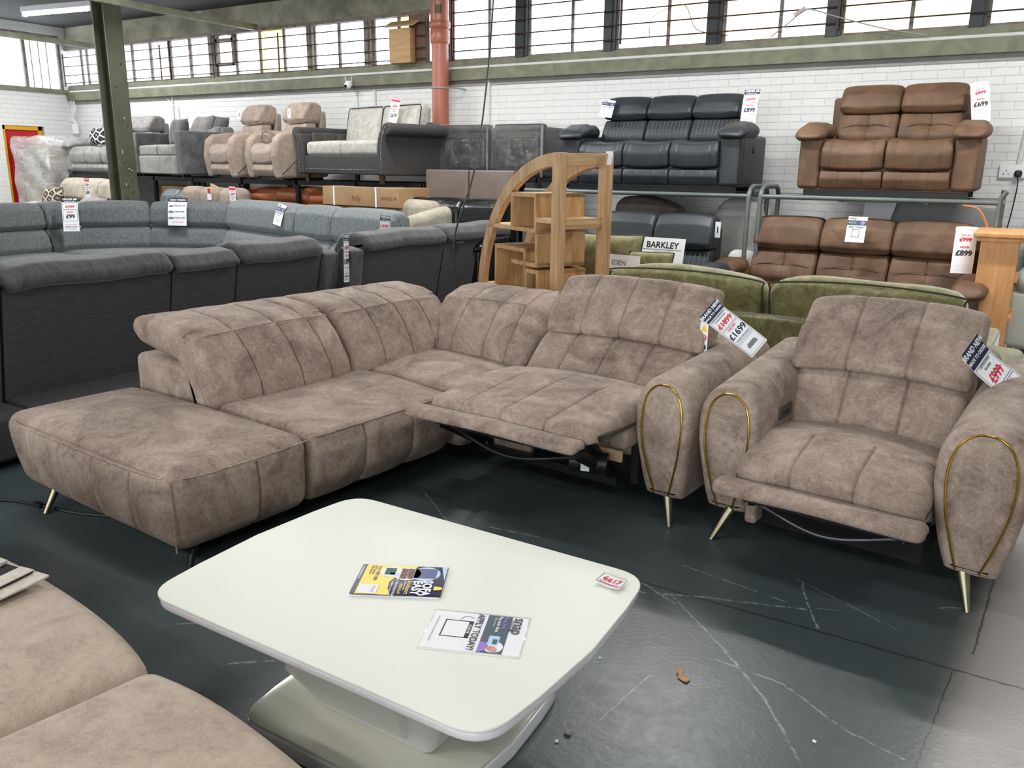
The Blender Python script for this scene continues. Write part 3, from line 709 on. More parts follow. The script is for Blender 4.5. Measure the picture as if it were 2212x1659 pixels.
# --- long seat
LP = rpoly([(-.66, .12, .03), (.66, .12, .06), (.735, .22, .1), (.745, .36, .06), (.715, .44, .03), (.3, .475, .2), (-.5, .47, .02), (-.66, .45, .02)], seg=.035)
fm = lambda a, b: 1.0 if a > .62 and b < .43 else .15
put('seat', sweep(LP, -1.655, -.70, 'y', re=(.035, .035), seams=(-1.34, -1.02), mask=fm, puff=.012, gd=.012, gw=.007), m_taupe, cs)
put('seam_piping', tube(spline([(.728, y, .434) for y in (-1.63, -1.4, -1.1, -.8, -.72)], 6), .0045, 6), m_taupe, cs)
CP = rpoly([(-.66, .13, .03), (.62, .13, .05), (.70, .30, .06), (.70, .42, .05), (.3, .475, .2), (-.5, .47, .02)], seg=.04)
put('corner_seat', sbox(1.42, 1.02, .34, c=(.06, -.17, .30), r=.05, puff=(.0, .0, .035), seg=.07), m_taupe, cs)
# --- plinth block behind the seat and low body behind the folded-back headrests
put('back_body', join(sbox(.50, 1.72, .50, c=(-.42, -.80, .38), r=.04, seg=.1), sbox(1.6, .50, .56, c=(.55, .42, .41), r=.04, seg=.12)), m_taupe, cs)
# --- backrests of the long side: face, ridge and headrest folded flat to the rear
BP = rpoly([(-.10, .40, .02), (.05, .40, .05), (.105, .47, .06), (.095, .56, .08), (.03, .69, .08), (-.055, .785, .05), (-.20, .835, .08), (-.42, .855, .08), (-.575, .83, .05), (-.60, .765, .05),
            (-.54, .70, .05), (-.36, .665, .04), (-.22, .645, .03), (-.18, .55, .03)], seg=.028)
bmk = lambda a, b: 1.0 if (a > -.02 or b > .74) else .2
def backrest(y0, y1, seams, name='backrest', re=(.05, .03), dy=0.0, tw=0.0):
    return put(name, sweep(BP, y0, y1, 'y', re=re, seams=seams, puff=.007, gd=.010, gw=.005, mask=bmk, ds=.05,
                    warp=lambda x, y, z: (x + .03 * (abs(2 * (y - y0) / (y1 - y0) - 1) ** 3) * (-1 if x > -.1 else 0) + tw * (y - y0), y + dy * max(0, z - .45), z)), m_taupe, cs)
backrest(-1.68, -.80, (-1.42, -1.16, -.96), dy=-.10, re=(.055, .03))
backrest(-.795, .10, (-.56, -.33, -.12), dy=0.0, re=(.05, .01))
# ridge seams
for y0, y1, dy in ((-1.62, -.83, -.04), (-.75, .02, 0)):
    put('seam_piping', tube(spline([(-.052, y0 + dy, .790), (-.046, (y0 + y1) / 2 + dy, .802), (-.052, y1 + dy, .794)], 8), .0035, 6), m_taupe, cs)
# --- backrest of the short side
RP = rpoly([(.10, .40, .02), (-.05, .40, .05), (-.10, .47, .06), (-.075, .58, .08), (.02, .71, .08), (.11, .795, .05), (.26, .845, .08), (.42, .85, .08), (.55, .80, .05), (.56, .66, .05), (.5, .5, .03)], seg=.028)
rmk = lambda a, b: 1.0 if (a < .06 or b > .76) else .2
put('backrest', sweep(RP, -.02, .80, 'x', re=(.012, .06), seams=(.19, .44, .62), puff=.007, gd=.010, gw=.005, mask=rmk, ds=.05,
    warp=lambda x, y, z: (x - .10 * max(0, .62 - z) * (1 if x > .4 else 0) * (x - .4) / .4 * 2, y, z)), m_taupe, cs)
put('seam_piping', tube(spline([(.03, .115, .797), (.4, .112, .806), (.74, .118, .797)], 8), .0035, 6), m_taupe, cs)

# --- recliner unit, shared with the armchair: seat with raised footrest, lumbar cushion, headrest, black ironwork
def recliner(parent, x0, x1, nseg, seat, foot, lum, head, lipx, mech=True, headx=None, lumx=None, dome=.028):
    wd = x1 - x0
    sm = [x0 + wd * (i + 1) / nseg for i in range(nseg - 1)]
    sp, fy = seat      # side profile of the seat cushion; depth where the footrest panel starts
    P = rpoly(sp, seg=.03)
    msk = lambda a, b: 1.0 if a < fy and b > .3 else .0
    def wp(x, y, z):
        u = 2 * (x - x0) / wd - 1
        return (x, y + (.045 * abs(u) ** 3.5 if y < fy else 0), z + dome * (1 - u * u) * (1 if z > .3 else 0))
    put('seat', sweep(P, x0, x1, 'x', re=.045, seams=sm, puff=.004, gd=.009, gw=.005, mask=msk, warp=wp, ds=.05), m_taupe, parent)
    # rolled lip of the footrest
    cy, cz, ly, lz = foot
    lp = rpoly([(cy - ly / 2, cz - lz * .5, .02), (cy + ly / 2, cz - lz * .3, .02), (cy + ly / 2, cz + lz * .5, .02), (cy - ly * .3, cz + lz * .55, .03), (cy - ly / 2, cz + lz * .2, .03)], seg=.02)
    put('footrest_lip', sweep(lp, lipx[0], lipx[1], 'x', re=.03, ds=.04, warp=lambda x, y, z: (x, y + .03 * abs(2 * (x - lipx[0]) / (lipx[1] - lipx[0]) - 1) ** 3, z + .018 * math.sin(PI * (x - lipx[0]) / (lipx[1] - lipx[0])))), m_taupe, parent)
    hx = headx or (x0, x1); lx = lumx or (x0, x1)
    wl = lx[1] - lx[0]; wh = hx[1] - hx[0]
    def wl_(x, y, z):
        u = 2 * (x - lx[0]) / wl - 1
        return (x, y - .02 * (1 - u * u), z + .012 * (1 - u * u))
    put('lumbar_cushion', sweep(rpoly(lum, seg=.03), lx[0], lx[1], 'x', re=.05, seams=[lx[0] + wl * (i + 1) / nseg for i in range(nseg - 1)], puff=.006, gd=.010, gw=.005, mask=lambda a, b: 1.0, warp=wl_, ds=.05), m_taupe, parent)
    def wh_(x, y, z):
        u = 2 * (x - hx[0]) / wh - 1
        zt = z - .74
        return (x, y + .02 * abs(u) ** 3, z - (.035 * abs(u) ** 3 if zt > .18 else 0) + (.03 * (u * u - .2) * -1 if zt < .05 else 0))
    put('headrest', sweep(rpoly(head, seg=.03), hx[0], hx[1], 'x', re=.03, seams=[hx[0] + wh * (i + 1) / nseg for i in range(nseg - 1)], puff=.004, gd=.009, gw=.005, warp=wh_, ds=.05), m_taupe, parent)

# sofa recliner
sx0, sx1 = .86, 1.80
recliner(cs, sx0, sx1, 4,
         ([(-.18, .30, .03), (-.14, .50, .05), (-.40, .555, .2), (-.62, .56, .2), (-1.06, .515, .04), (-1.09, .455, .02), (-.95, .44, .03), (-.66, .43, .05), (-.62, .28, .03)], -.52),
         (-1.135, .462, .10, .05),
         [(-.30, .47, .03), (-.235, .54, .06), (-.10, .66, .10), (.04, .735, .05), (.14, .745, .04), (.10, .6, .04), (-.04, .45, .03)],
         [(-.075, .715, .02), (-.088, .765, .03), (.005, .90, .1), (.115, 1.02, .04), (.18, 1.025, .035), (.17, .88, .04), (.10, .73, .03)], (.80, 1.78), headx=(.885, 1.84))
put('recliner_body', join(box(.84, 1.82, -.14, .55, .14, .45), box(.86, .90, -.62, -.1, .16, .42), box(1.76, 1.80, -.62, -.1, .16, .42), box(.9, 1.76, -.5, -.1, .16, .30)), m_black, cs, smooth=False)
put('back_body', sbox(1.02, .36, .62, c=(1.36, .30, .42), r=.04, seg=.12), m_taupe, cs)
put('front_panel', sbox(.40, .05, .26, c=(1.0, -.62, .30), r=.02, seg=.1), m_taupe, cs)
m_hess = mat('raw_hessian_lining', srgb(170, 140, 108), rough=.9)
put('lining', sbox(.13, .02, .055, c=(1.72, -.75, .33), r=.006, seg=.05), m_hess, cs, label='raw tan lining strip')
put('side_flap', sbox(.10, .14, .10, c=(1.74, -.66, .40), r=.025, seg=.05), m_taupe, cs)
# ironwork under the footrest
def ironwork(parent, x0, x1, yf, zf, zb=.16, sag=.05, rm=None):
    put('recliner_mechanism', join(box(x0 + .05, x1 - .05, yf + .06, yf + .10, zf - .06, zf - .03), *[bar((x, yf + .08, zf - .05), (x, yf + .42, zb + .05), .012, .04) for x in (x0 + .07, x1 - .07)],
                                   *[bar((x, yf + .22, zf - .03), (x, yf + .5, zb), .010, .035) for x in (x0 + .1, x1 - .1)], box(x0 + .05, x1 - .05, yf + .40, yf + .43, zb, zb + .04)), m_blackmetal, parent, smooth=False)
    put('cross_rail', tube(spline([(x0 + .08, yf + .13, zf - .08), ((x0 + x1) / 2, yf + .10, zf - .08 - sag), (x1 - .08, yf + .13, zf - .08)], 8), .008, 8), rm or m_blackmetal, parent, label='curved metal rail')
ironwork(cs, .86, 1.78, -1.10, .45, sag=.07)
put('motor', tube([(1.58, -.86, .30), (1.74, -.80, .30)], .05, 16), m_blackmetal, cs)
put('motor_label', move(box(-.02, .02, -.001, .001, -.025, .025), (1.67, -.885, .30), rz=R(18)), m_white, cs, smooth=False, label='small white sticker')
barrel_arm(cs, 1.935, -.67, .42, rise=.06, z1=.70, wt=.275)
leg_part(cs, (1.94, -.58, .14), (1.985, -.64, 0)); leg_part(cs, (1.94, .34, .14), (1.98, .42, 0)); leg_part(cs, (-.45, -2.2, .15), (-.40, -2.32, 0)); leg_part(cs, (.58, -2.15, .15), (.64, -2.24, 0), m=m_blackmetal)
leg_part(cs, (-.5, .4, .15), (-.54, .46, 0)); leg_part(cs, (.9, -.3, .16), (.9, -.3, 0), .022, .03, m_blackmetal, 'foot'); leg_part(cs, (.6, .4, .15), (.6, .46, 0), .022, .02, m_blackmetal, 'foot')

# --- armchair
ac = thing('recliner_armchair', 'brushed taupe recliner armchair with gold piped arms and splayed pale brass legs', 'armchair', (-.52, 3.37, 0), R(-5.5))
recliner(ac, -.385, .345, 3,
         ([(.48, .22, .03), (.50, .46, .04), (.30, .50, .15), (.10, .505, .15), (-.12, .455, .06), (-.185, .41, .03), (-.18, .335, .02), (-.05, .30, .03), (.2, .22, .03)], .10),
         (-.245, .352, .10, .06),
         [(.36, .42, .03), (.40, .50, .06), (.475, .64, .10), (.57, .765, .05), (.68, .78, .04), (.64, .58, .04), (.50, .42, .03)],
         [(.475, .74, .02), (.465, .79, .03), (.585, .94, .1), (.70, 1.045, .04), (.77, 1.045, .035), (.76, .90, .04), (.68, .76, .03)], (-.43, .375), headx=(-.40, .35), lumx=(-.385, .355), dome=.045)
put('recliner_body', join(box(-.34, .33, .02, .85, .13, .32), box(-.3, .3, .45, .80, .3, .5)), m_black, ac, smooth=False)
put('back_body', sbox(.80, .26, .72, c=(0, .84, .48), r=.06, seg=.12), m_taupe, ac)
ironwork(ac, -.38, .36, -.22, .34, zb=.12, sag=.06, rm=mat('dull_grey_steel', srgb(84, 86, 90), metal=.8, rough=.4))
put('side_flap', sbox(.05, .12, .11, c=(-.33, -.0, .20), r=.015, seg=.05), m_taupe, ac)
barrel_arm(ac, -.48, 0, .95, rise=.10, z1=.70, wt=.275)
barrel_arm(ac, .495, -.02, .95, rise=.10, z1=.72, wt=.315)
for (a, b) in (((-.46, .06, .14), (-.515, -.01, 0)), ((.47, .06, .14), (.515, -.01, 0)), ((-.46, .85, .14), (-.51, .93, 0)), ((.46, .85, .14), (.51, .93, 0))): leg_part(ac, a, b)
m_panel = mat('dark_control_panel', srgb(70, 60, 56), rough=.4)
ctl = put('control_panel', sbox(.014, .15, .055, c=(-.341, .30, .56), r=.004, seg=.03), m_panel, ac)
put('button', join(*[sbox(.006, .018, .014, c=(-.333, .30 + k * .03, .56), r=.002, seg=.02) for k in (-1, 0, 1)]), m_blackmetal, ctl)

# --- coffee table
m_milk = mat('milky_painted_glass', srgb(231, 234, 225), rough=.42, spec=.3)
m_gloss = mat('white_gloss_lacquer', srgb(228, 228, 232), rough=.15, coat=.4)
m_milkbase = mat('cream_painted_glass', srgb(206, 207, 192), rough=.15, coat=.4)
def barrel_outline(hx, hy, bulge, r, n=10):
    pts = []
    a = [(-hx, -hy), (hx, -hy), (hx + bulge * .62, -hy * .55), (hx + bulge, 0), (hx + bulge * .62, hy * .55), (hx, hy), (-hx, hy), (-hx - bulge * .62, hy * .55), (-hx - bulge, 0), (-hx - bulge * .62, -hy * .55)]
    return rpoly([(x, y, r if abs(y) == hy else .12) for x, y in a], seg=.05, n=8)
def slab(P, z0, z1, r):
    V, Fc = [], []; N_ = inward(P); rings = []
    for t in np.linspace(0, PI / 2, 4): rings.append((r * (1 - math.sin(t)), z0 + r * (1 - math.cos(t))))
    for t in np.linspace(PI / 2, 0, 4): rings.append((r * (1 - math.sin(t)), z1 - r * (1 - math.cos(t))))
    n = len(P)
    for ins, z in rings: V += [(x, y, z) for x, y in P + N_ * ins]
    for i in range(len(rings) - 1):
        for j in range(n): Fc.append((i * n + j, i * n + (j + 1) % n, (i + 1) * n + (j + 1) % n, (i + 1) * n + j))
    Fc.append(tuple(range(n))); Fc.append(tuple((len(rings) - 1) * n + j for j in range(n)))
    return V, Fc
ct = thing('coffee_table', 'white glass topped coffee table with barrel ends and pedestal base', 'coffee table', (-1.44, 1.75, 0), R(-.5))
OUT = barrel_outline(.588, .445, .04, .13)
put('glass_top', slab(OUT, .392, .402, .003), m_milk, ct, label='milky white glass top')
put('tabletop', slab(OUT + inward(OUT) * .004, .366, .3915, .006), m_gloss, ct)
def nkw(x, y, z):
    t = max(0, min(1, (z - .055) / .31)); k = t ** 1.25
    return (.055 + x * (1 + .95 * k), -.01 + y * (1 + .85 * k), z)
put('pedestal', sbox(.41, .42, .311, c=(0, 0, .2105), r=.03, seg=.05, warp=nkw), m_gloss, ct)
put('pedestal_recess', sbox(.27, .02, .22, c=(0, -.21, .225), r=.009, seg=.05, warp=nkw), m_gloss, ct)
OB = barrel_outline(.345, .345, .035, .10) + np.array([.03, -.03])
put('base', slab(OB, 0.0, .05, .006), m_gloss, ct)
put('base_glass', slab(OB + inward(OB) * .004, .0505, .060, .003), m_milkbase, ct, label='cream glass cover')
put('base_print', box(-.33, -.27, .20, .21, .0602, .0606), m_greyband, ct, smooth=False)
# ================================================================== PRICE TICKETS, LEAFLETS
def frame3(o, loc, xr, dn):
    """stand a sheet: xr = reading direction, dn = down the sheet"""
    X = Vector(xr).normalized(); Z = -Vector(dn).normalized(); Z = (Z - X * X.dot(Z)).normalized(); Y = Z.cross(X)
    o.matrix_world = Matrix(((X.x, Y.x, Z.x, loc[0]), (X.y, Y.y, Z.y, loc[1]), (X.z, Y.z, Z.z, loc[2]), (0, 0, 0, 1)))

def ticket(label, w_, h_, bands=(), texts=(), boxes=(), curl=None, name='price_ticket', cat='price ticket', loc=(0, 0, 0), rz=0, tilt=0, roll=0, group=None, pics=(), xr=None, dn=None, parent=None):
    """printed sheet: bands (z0,z1,mat), texts (string,size,x,z,mat,bold[,strike]) in metres from the centre"""
    f = curl or (lambda x, z: 0.0)
    t = thing(name, label, cat, loc, group=group, rot=(tilt, roll, rz))
    if xr: frame3(t, loc, xr, dn)
    n, mcol = max(6, int(h_ / .02)), 5
    V, Fc = [], []
    for s in (0, .0012):
        for i in range(n + 1):
            for j in range(mcol + 1):
                x = -w_ / 2 + w_ * j / mcol; z = -h_ / 2 + h_ * i / n; V.append((x, f(x, z) + s, z))
    k = (n + 1) * (mcol + 1)
    for i in range(n):
        for j in range(mcol):
            a = i * (mcol + 1) + j; q = (a, a + 1, a + mcol + 2, a + mcol + 1); Fc.append(q); Fc.append(tuple(k + v for v in reversed(q)))
    rim = [j for j in range(mcol + 1)] + [i * (mcol + 1) + mcol for i in range(1, n + 1)] + [n * (mcol + 1) + j for j in range(mcol - 1, -1, -1)] + [i * (mcol + 1) for i in range(n - 1, 0, -1)]
    for a, b in zip(rim, rim[1:] + rim[:1]): Fc.append((a, b, k + b, k + a))
    put('sheet', (V, Fc), m_white, t, smooth=True)
    parts = []; mats_ = []
    def mi(m):
        if m not in mats_: mats_.append(m)
        return mats_.index(m)
    def quad(x0, x1, z0, z1, m, e=.0006):
        kk = max(1, int((z1 - z0) / .012)); V = []; F_ = []
        for i in range(kk + 1):
            z = z0 + (z1 - z0) * i / kk
            for x in (x0, x1): V.append((x, f(x, z) - e, z))
        for i in range(kk): F_.append((2 * i, 2 * i + 1, 2 * i + 3, 2 * i + 2))
        parts.append(((V, F_), mi(m)))
    for b in bands:
        if len(b) == 3: quad(-w_ / 2, w_ / 2, b[0], b[1], b[2])
        else: quad(b[0], b[1], b[2], b[3], b[4])
    for (x0, x1, z0, z1, m, lw) in boxes:
        for q in ((x0, x1, z0, z0 + lw), (x0, x1, z1 - lw, z1), (x0, x0 + lw, z0, z1), (x1 - lw, x1, z0, z1)): quad(*q, m, .0010)
    for tx in texts:
        s, size, x, z, m, bold = tx[:6]
        parts.append((text_vf(s, size, x, z, -.0013, bold=bold, f=f), mi(m)))
        if len(tx) > 6: 
            wd = size * .28 * len(s); parts.append((([(-wd + x, f(x, z) - .0018, z - .12 * size), (wd + x, f(x, z) - .0018, z + .12 * size), (wd + x, f(x, z) - .0018, z + .2 * size), (-wd + x, f(x, z) - .0018, z - .04 * size)], [(0, 1, 2, 3)]), mi(m)))
    for p, m in pics: parts.append((([(a, f(a, c) - .0014 + b, c) for a, b, c in p[0]], p[1]), mi(m)))
    if parts: put('print', join(*parts), mats_, t, smooth=False)
    return t

def disc(x, z, r, n=20, rx=None):
    return [(x, 0, z)] + [(x + (rx or r) * math.cos(2 * PI * k / n), 0, z + r * math.sin(2 * PI * k / n)) for k in range(n)], [(0, 1 + k, 1 + (k + 1) % n) for k in range(n)]
def poly2(pts): return [(x, 0, z) for x, z in pts], [tuple(range(len(pts)))]

m_tealp = mat('slate_blue_print', srgb(62, 84, 98), rough=.5)
m_lilac = mat('lilac_print', srgb(150, 120, 205), rough=.5)
m_pinkp = mat('pink_print', srgb(226, 140, 150), rough=.5)
m_yelp = mat('yellow_print', srgb(240, 208, 40), rough=.35)
m_navyg = mat('dark_navy_print', srgb(26, 24, 66), rough=.35)
m_skyp = mat('pale_blue_print', srgb(176, 210, 238), rough=.4)
m_bluep = mat('blue_print', srgb(28, 62, 120), rough=.4)
m_brownp = mat('brown_print', srgb(120, 84, 76), rough=.5)
m_greenp = mat('green_print', srgb(40, 84, 74), rough=.5)
m_greyp = mat('grey_print', srgb(120, 120, 126), rough=.5)
m_skin = mat('tan_print', srgb(196, 140, 116), rough=.5)

def minisofa(x, z, s, m=None):
    return [((join(box(x - s, x + s, -.0002, 0, z - s * .3, z + s * .1), box(x - s * .8, x + s * .8, -.0002, 0, z + s * .1, z + s * .45), box(x - s, x - s * .8, -.0002, 0, z - s * .3, z + s * .25), box(x + s * .8, x + s, -.0002, 0, z - s * .3, z + s * .25))[:2]), m or m_greyp)]

def sale(label, old, now, head='ORDER ME', hm=None, s=1.0, foot=None, **k):
    """standard two-box sale ticket, about A4 tall and narrow"""
    hm = hm or m_navy; w_, h_ = .17 * s, .40 * s
    tx = [(head, .032 * s, 0, .182 * s, m_white, .03), ('PROMISED TO ORDER', .012 * s, 0, .155 * s, m_white, .02) if hm is m_navy else ('THIS LAST', .016 * s, 0, .125 * s, m_red, .02),
          (old, .046 * s, 0, .088 * s, m_red, .03, 1), ('NOW', .026 * s, 0, .022 * s, m_red, .03), (now, .062 * s, 0, -.028 * s, m_ink if hm is m_red else m_navy, .04)]
    bd = [(.145 * s, .2 * s, hm)]
    if hm is m_red:
        bd.append((-.2 * s, -.115 * s, m_red)); tx += [("ONCE IT'S GONE", .019 * s, 0, -.138 * s, m_white, .03), ("IT'S GONE!!", .019 * s, 0, -.168 * s, m_white, .03)]
        bx = [(-.078 * s, .078 * s, .05 * s, .052 * s, m_navy, .002 * s), (-.08 * s, .08 * s, .046 * s, .05 * s, m_navy, .002 * s)]
    else:
        tx += [('FINANCE AVAILABLE', .013 * s, 0, -.125 * s, m_red, .01), ('ORDER TODAY!', .019 * s, 0, -.15 * s, m_navy, .03), ('7-14 WEEKS DELIVERY', .011 * s, 0, -.175 * s, m_navy, .01)]
        bx = [(-.076 * s, .076 * s, .056 * s, .135 * s, m_navy, .003 * s), (-.076 * s, .076 * s, -.08 * s, .05 * s, m_navy, .003 * s)]
    return ticket(label, w_, h_, bd, tx, bx, **k)

def finance(label, s=1.0, **k):
    """finance leaflet; its square code is left out"""
    w_, h_ = .21 * s, .297 * s
    return ticket(label, w_, h_, [(-.105 * s, .105 * s, .045 * s, .105 * s, m_tealp)],
                  [('snap', .04 * s, -.05 * s, .128 * s, m_navy, .02), ('Shop Now.', .014 * s, -.06 * s, .092 * s, m_lilac, .03), ('Pay over time.', .014 * s, -.05 * s, .074 * s, m_white, .03), ('APPLY TODAY!', .026 * s, 0, .022 * s, m_navy, .03)],
                  [(-.04 * s, .04 * s, -.09 * s, .0 * s, m_ink, .004 * s)], pics=[(disc(.06 * s, .072 * s, .022 * s), m_lilac), (disc(.075 * s, .08 * s, .009 * s), m_pinkp)], name='finance_leaflet', cat='leaflet', **k)

# ------------------------------------------------------------------ on the coffee table
TZ = .4025
bk = thing('leaflet_stack', 'small stack of yellow and navy shop leaflets lying on the white coffee table', 'leaflets', (-1.455, 1.755, TZ), R(-62)); bk.scale = (1.22, 1.22, 1)
# sheet frame of the leaflets: X = reading direction, Y = up the page, Z = out of the page
BW, BH = .150, .215
def flat(VF, z=0): return ([(a, c, z - b) for a, b, c in [tuple(v) for v in VF[0]]],) + tuple(VF[1:])
for i, (dx, dy, rr) in enumerate(((0, 0, 0), (.002, .001, .8), (-.002, .0, -1.0), (.0, .002, .3))):
    put('leaflet', move(sbox(BW, BH, .0016, c=(0, 0, .0009 + i * .0018), r=.0006, seg=.1), (dx, dy, 0), rz=R(rr)), m_navyg if i == 3 else m_white, bk)
zt = .0076
pr = [(poly2([(-BW / 2, -BH / 2 + .012), (BW / 2, -BH / 2 + .012), (BW / 2, -.01), (.045, -.022), (.01, -.024), (-.02, -.012), (-.045, .018), (-BW / 2, .035)]), m_yelp),
      (poly2([(-BW / 2, .093), (-.005, .1075), (-BW / 2, .1075)]), m_skyp)]
P_ = [(flat(a[0:2], zt), a_m) for a, a_m in pr]
P_ += [(flat(disc(-.035, .058, .036, rx=.036), zt + .0002), m_skyp), (flat(box(-.062, -.012, -.0001, .0001, .030, .085), zt + .0004), m_bluep),
       (flat(disc(-.032, .012, .034), zt + .0005), m_white), (flat(disc(-.040, -.028, .028), zt + .0007), m_white)]
P_ += [(flat((join(*[move(sbox(.012, .001, .016, r=.0004, seg=.02), (-.052 + .013 * (k % 4) , 0, .004 + .017 * (k // 4)), ry=R(12)) for k in range(8)])[:2]), zt + .0008), m_brownp),
       (flat(box(-.058, -.024, -.0001, .0001, -.044, -.018), zt + .0011), m_greenp), (flat(box(-.034, -.020, -.0001, .0001, -.030, -.008), zt + .0011), m_skyp)]
P_ += [(flat(box(.028, .073, -.0001, .0001, -.092, -.045), zt + .0012), m_white)]
T_ = [('SOFA', .030, .037, .070, m_white, .05), ('EASY', .030, .037, .046, m_white, .05), ('Stockport', .016, .037, .026, m_yelp, .01), ('FIND US AT', .0095, .045, -.005 + .012, m_yelp, .03), ('2-4 WILKINSON ROAD', .009, .042, -.005, m_white, .02),
      ('FABRICS AND BEDS', .0075, .044, -.016, m_white, .02), ('finance available nationwide', .0055, .018, .016, m_white, .02),
      ('0161 989 1808', .012, -.03, -.062, m_bluep, .02), ('FAST Delivery', .008, -.046, -.072, m_ink, .01), ('FREE Delivery', .008, -.046, -.080, m_ink, .01), ('www.sofaeasy.co.uk', .008, -.03, -.1015, m_white, .03), ('Thursday', .009, .052, -.055, m_ink, .0)]
P_ += [(flat(text_vf(a, b, c, d, 0, bold=f_), zt + .0014), e) for a, b, c, d, e, f_ in T_]
P_ += [(flat(join(box(.028, .046, -.0001, .0001, .088, .098), disc(.037, .1005, .008))[:2], zt + .0012), m_yelp), (flat(box(-BW / 2, BW / 2, -.0001, .0001, -BH / 2, -BH / 2 + .012), zt + .0001), m_navyg)]
ml = []; pj = []
for g, mm_ in P_:
    if mm_ not in ml: ml.append(mm_)
    pj.append((g, ml.index(mm_)))
put('cover_print', join(*[((g[0], g[1]), i) for g, i in pj]), ml, bk, smooth=False)

sg = thing('finance_leaflet', 'white laminated finance leaflet with a slate blue picture panel lying on the coffee table', 'leaflet', (-1.11, 1.645, TZ), R(-68)); sg.scale = (.88, .88, 1)
m_lam = mat('clear_laminate_edge', srgb(226, 230, 222), rough=.08, coat=.6)
put('laminate', sbox(.225, .305, .0016, c=(0, 0, .0008), r=.0006, seg=.12), m_lam, sg)
put('sheet', box(-.105, .105, -.1485, .1485, .0017, .0020), m_white, sg, smooth=False)
zt = .0023
S_ = [(box(-.105, .105, -.0001, .0001, .022, .098), m_tealp), (disc(.07, .066, .030), m_white), (box(.012, .062, -.0001, .0001, .046, .078), m_skyp), (box(.030, .056, -.0001, .0001, .060, .074), m_tealp),
      (poly2([(.045, .0225), (.104, .0225), (.104, .03), (.092, .044), (.07, .052), (.055, .046)]), m_lilac), (disc(.080, .062, .013), m_skin), (disc(.086, .070, .011), m_pinkp),
      (box(.0, .085, -.0001, .0001, -.112, -.104), m_ink)]
Q_ = [(flat(a[:2], zt + .0002 * i), m) for i, (a, m) in enumerate(S_[:-1])]
for a in (box(-.058, .038, -.0001, .0001, -.105, -.101), box(-.058, .038, -.0001, .0001, -.030, -.016), box(-.058, -.054, -.0001, .0001, -.105, -.02), box(.034, .038, -.0001, .0001, -.105, -.02)): Q_.append((flat(a, zt), m_ink))
for a, b, c, d, e, f_ in [("snap", .052, -.052, .122, m_navy, .01), ('finance', .020, -.055, .102, m_navy, .0), ('Shop Now.', .016, -.062, .080, m_lilac, .03), ('Pay over time.', .016, -.052, .062, m_white, .02), ('Apply in minutes', .008, -.065, .048, m_white, .0), ('APPLY TODAY!', .030, .0, .0, m_navy, .02), ('SCAN ME', .012, -.01, -.023, m_white, .02), ('www.snapfinance.co.uk  representative example', .0075, .0, -.128, m_navy, .0)]:
    Q_.append((flat(text_vf(a, b, c, d, 0, bold=f_), zt + .0018), e))
Q_.append((flat((lambda t: (t[0], t[1]))(tube([(-.075, 0, -.02), (-.085, 0, -.035), (-.080, 0, -.052), (-.064, 0, -.06)], .0008, 4)), zt), m_ink))
ml = []; pj = []
for g, mm_ in Q_:
    if mm_ not in ml: ml.append(mm_)
    pj.append((g, ml.index(mm_)))
put('print', join(*[((g[0], g[1]), i) for g, i in pj]), ml, sg, smooth=False)

pc = ticket('small white clearance card with red handwritten price taped to the coffee table corner', .085, .055,
            texts=[('£199', .030, 0, -.008, m_red, .03), ('CLEARANCE', .011, 0, .016, m_red, .03)], boxes=[(-.04, .04, -.025, .025, m_navy, .0015), (-.033, .033, .009, .023, m_red, .001)], name='price_card', cat='price card',
            loc=(-.92, 2.085, TZ + .007), xr=(-1, .12, 0), dn=(.12, 1, .10), curl=lambda x, z: -.006 * (x / .04) ** 2)
put('sticky_tape', box(-.03, .03, .0, .0008, -.045, -.02), film_mat('clear_tape', .2), pc, smooth=False)

# ------------------------------------------------------------------ fabric swatches and the near sofa
ns = thing('near_sofa', 'pale tan crackled suede sofa in the bottom left corner', 'sofa', (-1.915, .535, 0), R(-8))
def nsw(x, y, z): return (x, y + .02 * math.sin(x * 5) * max(0, y), z + .008 * math.sin(x * 7) * math.cos(y * 6))
def near_cushion(x0, x1):
    w_ = x1 - x0
    def wp(x, y, z):
        u = (x - x0 - w_ / 2) / (w_ / 2)
        return (x, y - .03 * abs(u) ** 4 * max(0, min(1, (y + .1) / .5)), z + .004 * math.sin(9 * x + 5 * y))
    return put('seat_cushion', sbox(w_, 1.06, .22, c=((x0 + x1) / 2, .03, .37), r=.045, puff=(0, .02, .03), seg=.05, warp=wp), m_tan_suede, ns)
near_cushion(-.66, .235); near_cushion(-1.56, -.665); near_cushion(.24, 1.0)
put('base', sbox(2.5, .90, .20, c=(-.29, -.06, .17), r=.03, seg=.12), m_tan_suede, ns)
put('arm', sbox(.24, 1.0, .52, c=(-1.69, -.08, .33), r=.08, seg=.08), m_tan_suede, ns)
for a in (-1.6, .9):
    for b in (-.42, .33): put('foot', box(a - .025, a + .025, b - .025, b + .025, 0, .08), m_blackmetal, ns, smooth=False)
m_sw1 = mat('cream_sample_cloth', srgb(196, 188, 176), srgb(212, 206, 196), scale=60, rough=.9, bump=.5, bscale=200)
m_sw2 = mat('black_sample_cloth', srgb(30, 28, 28), srgb(48, 44, 44), scale=90, rough=.9, bump=.5, bscale=240)
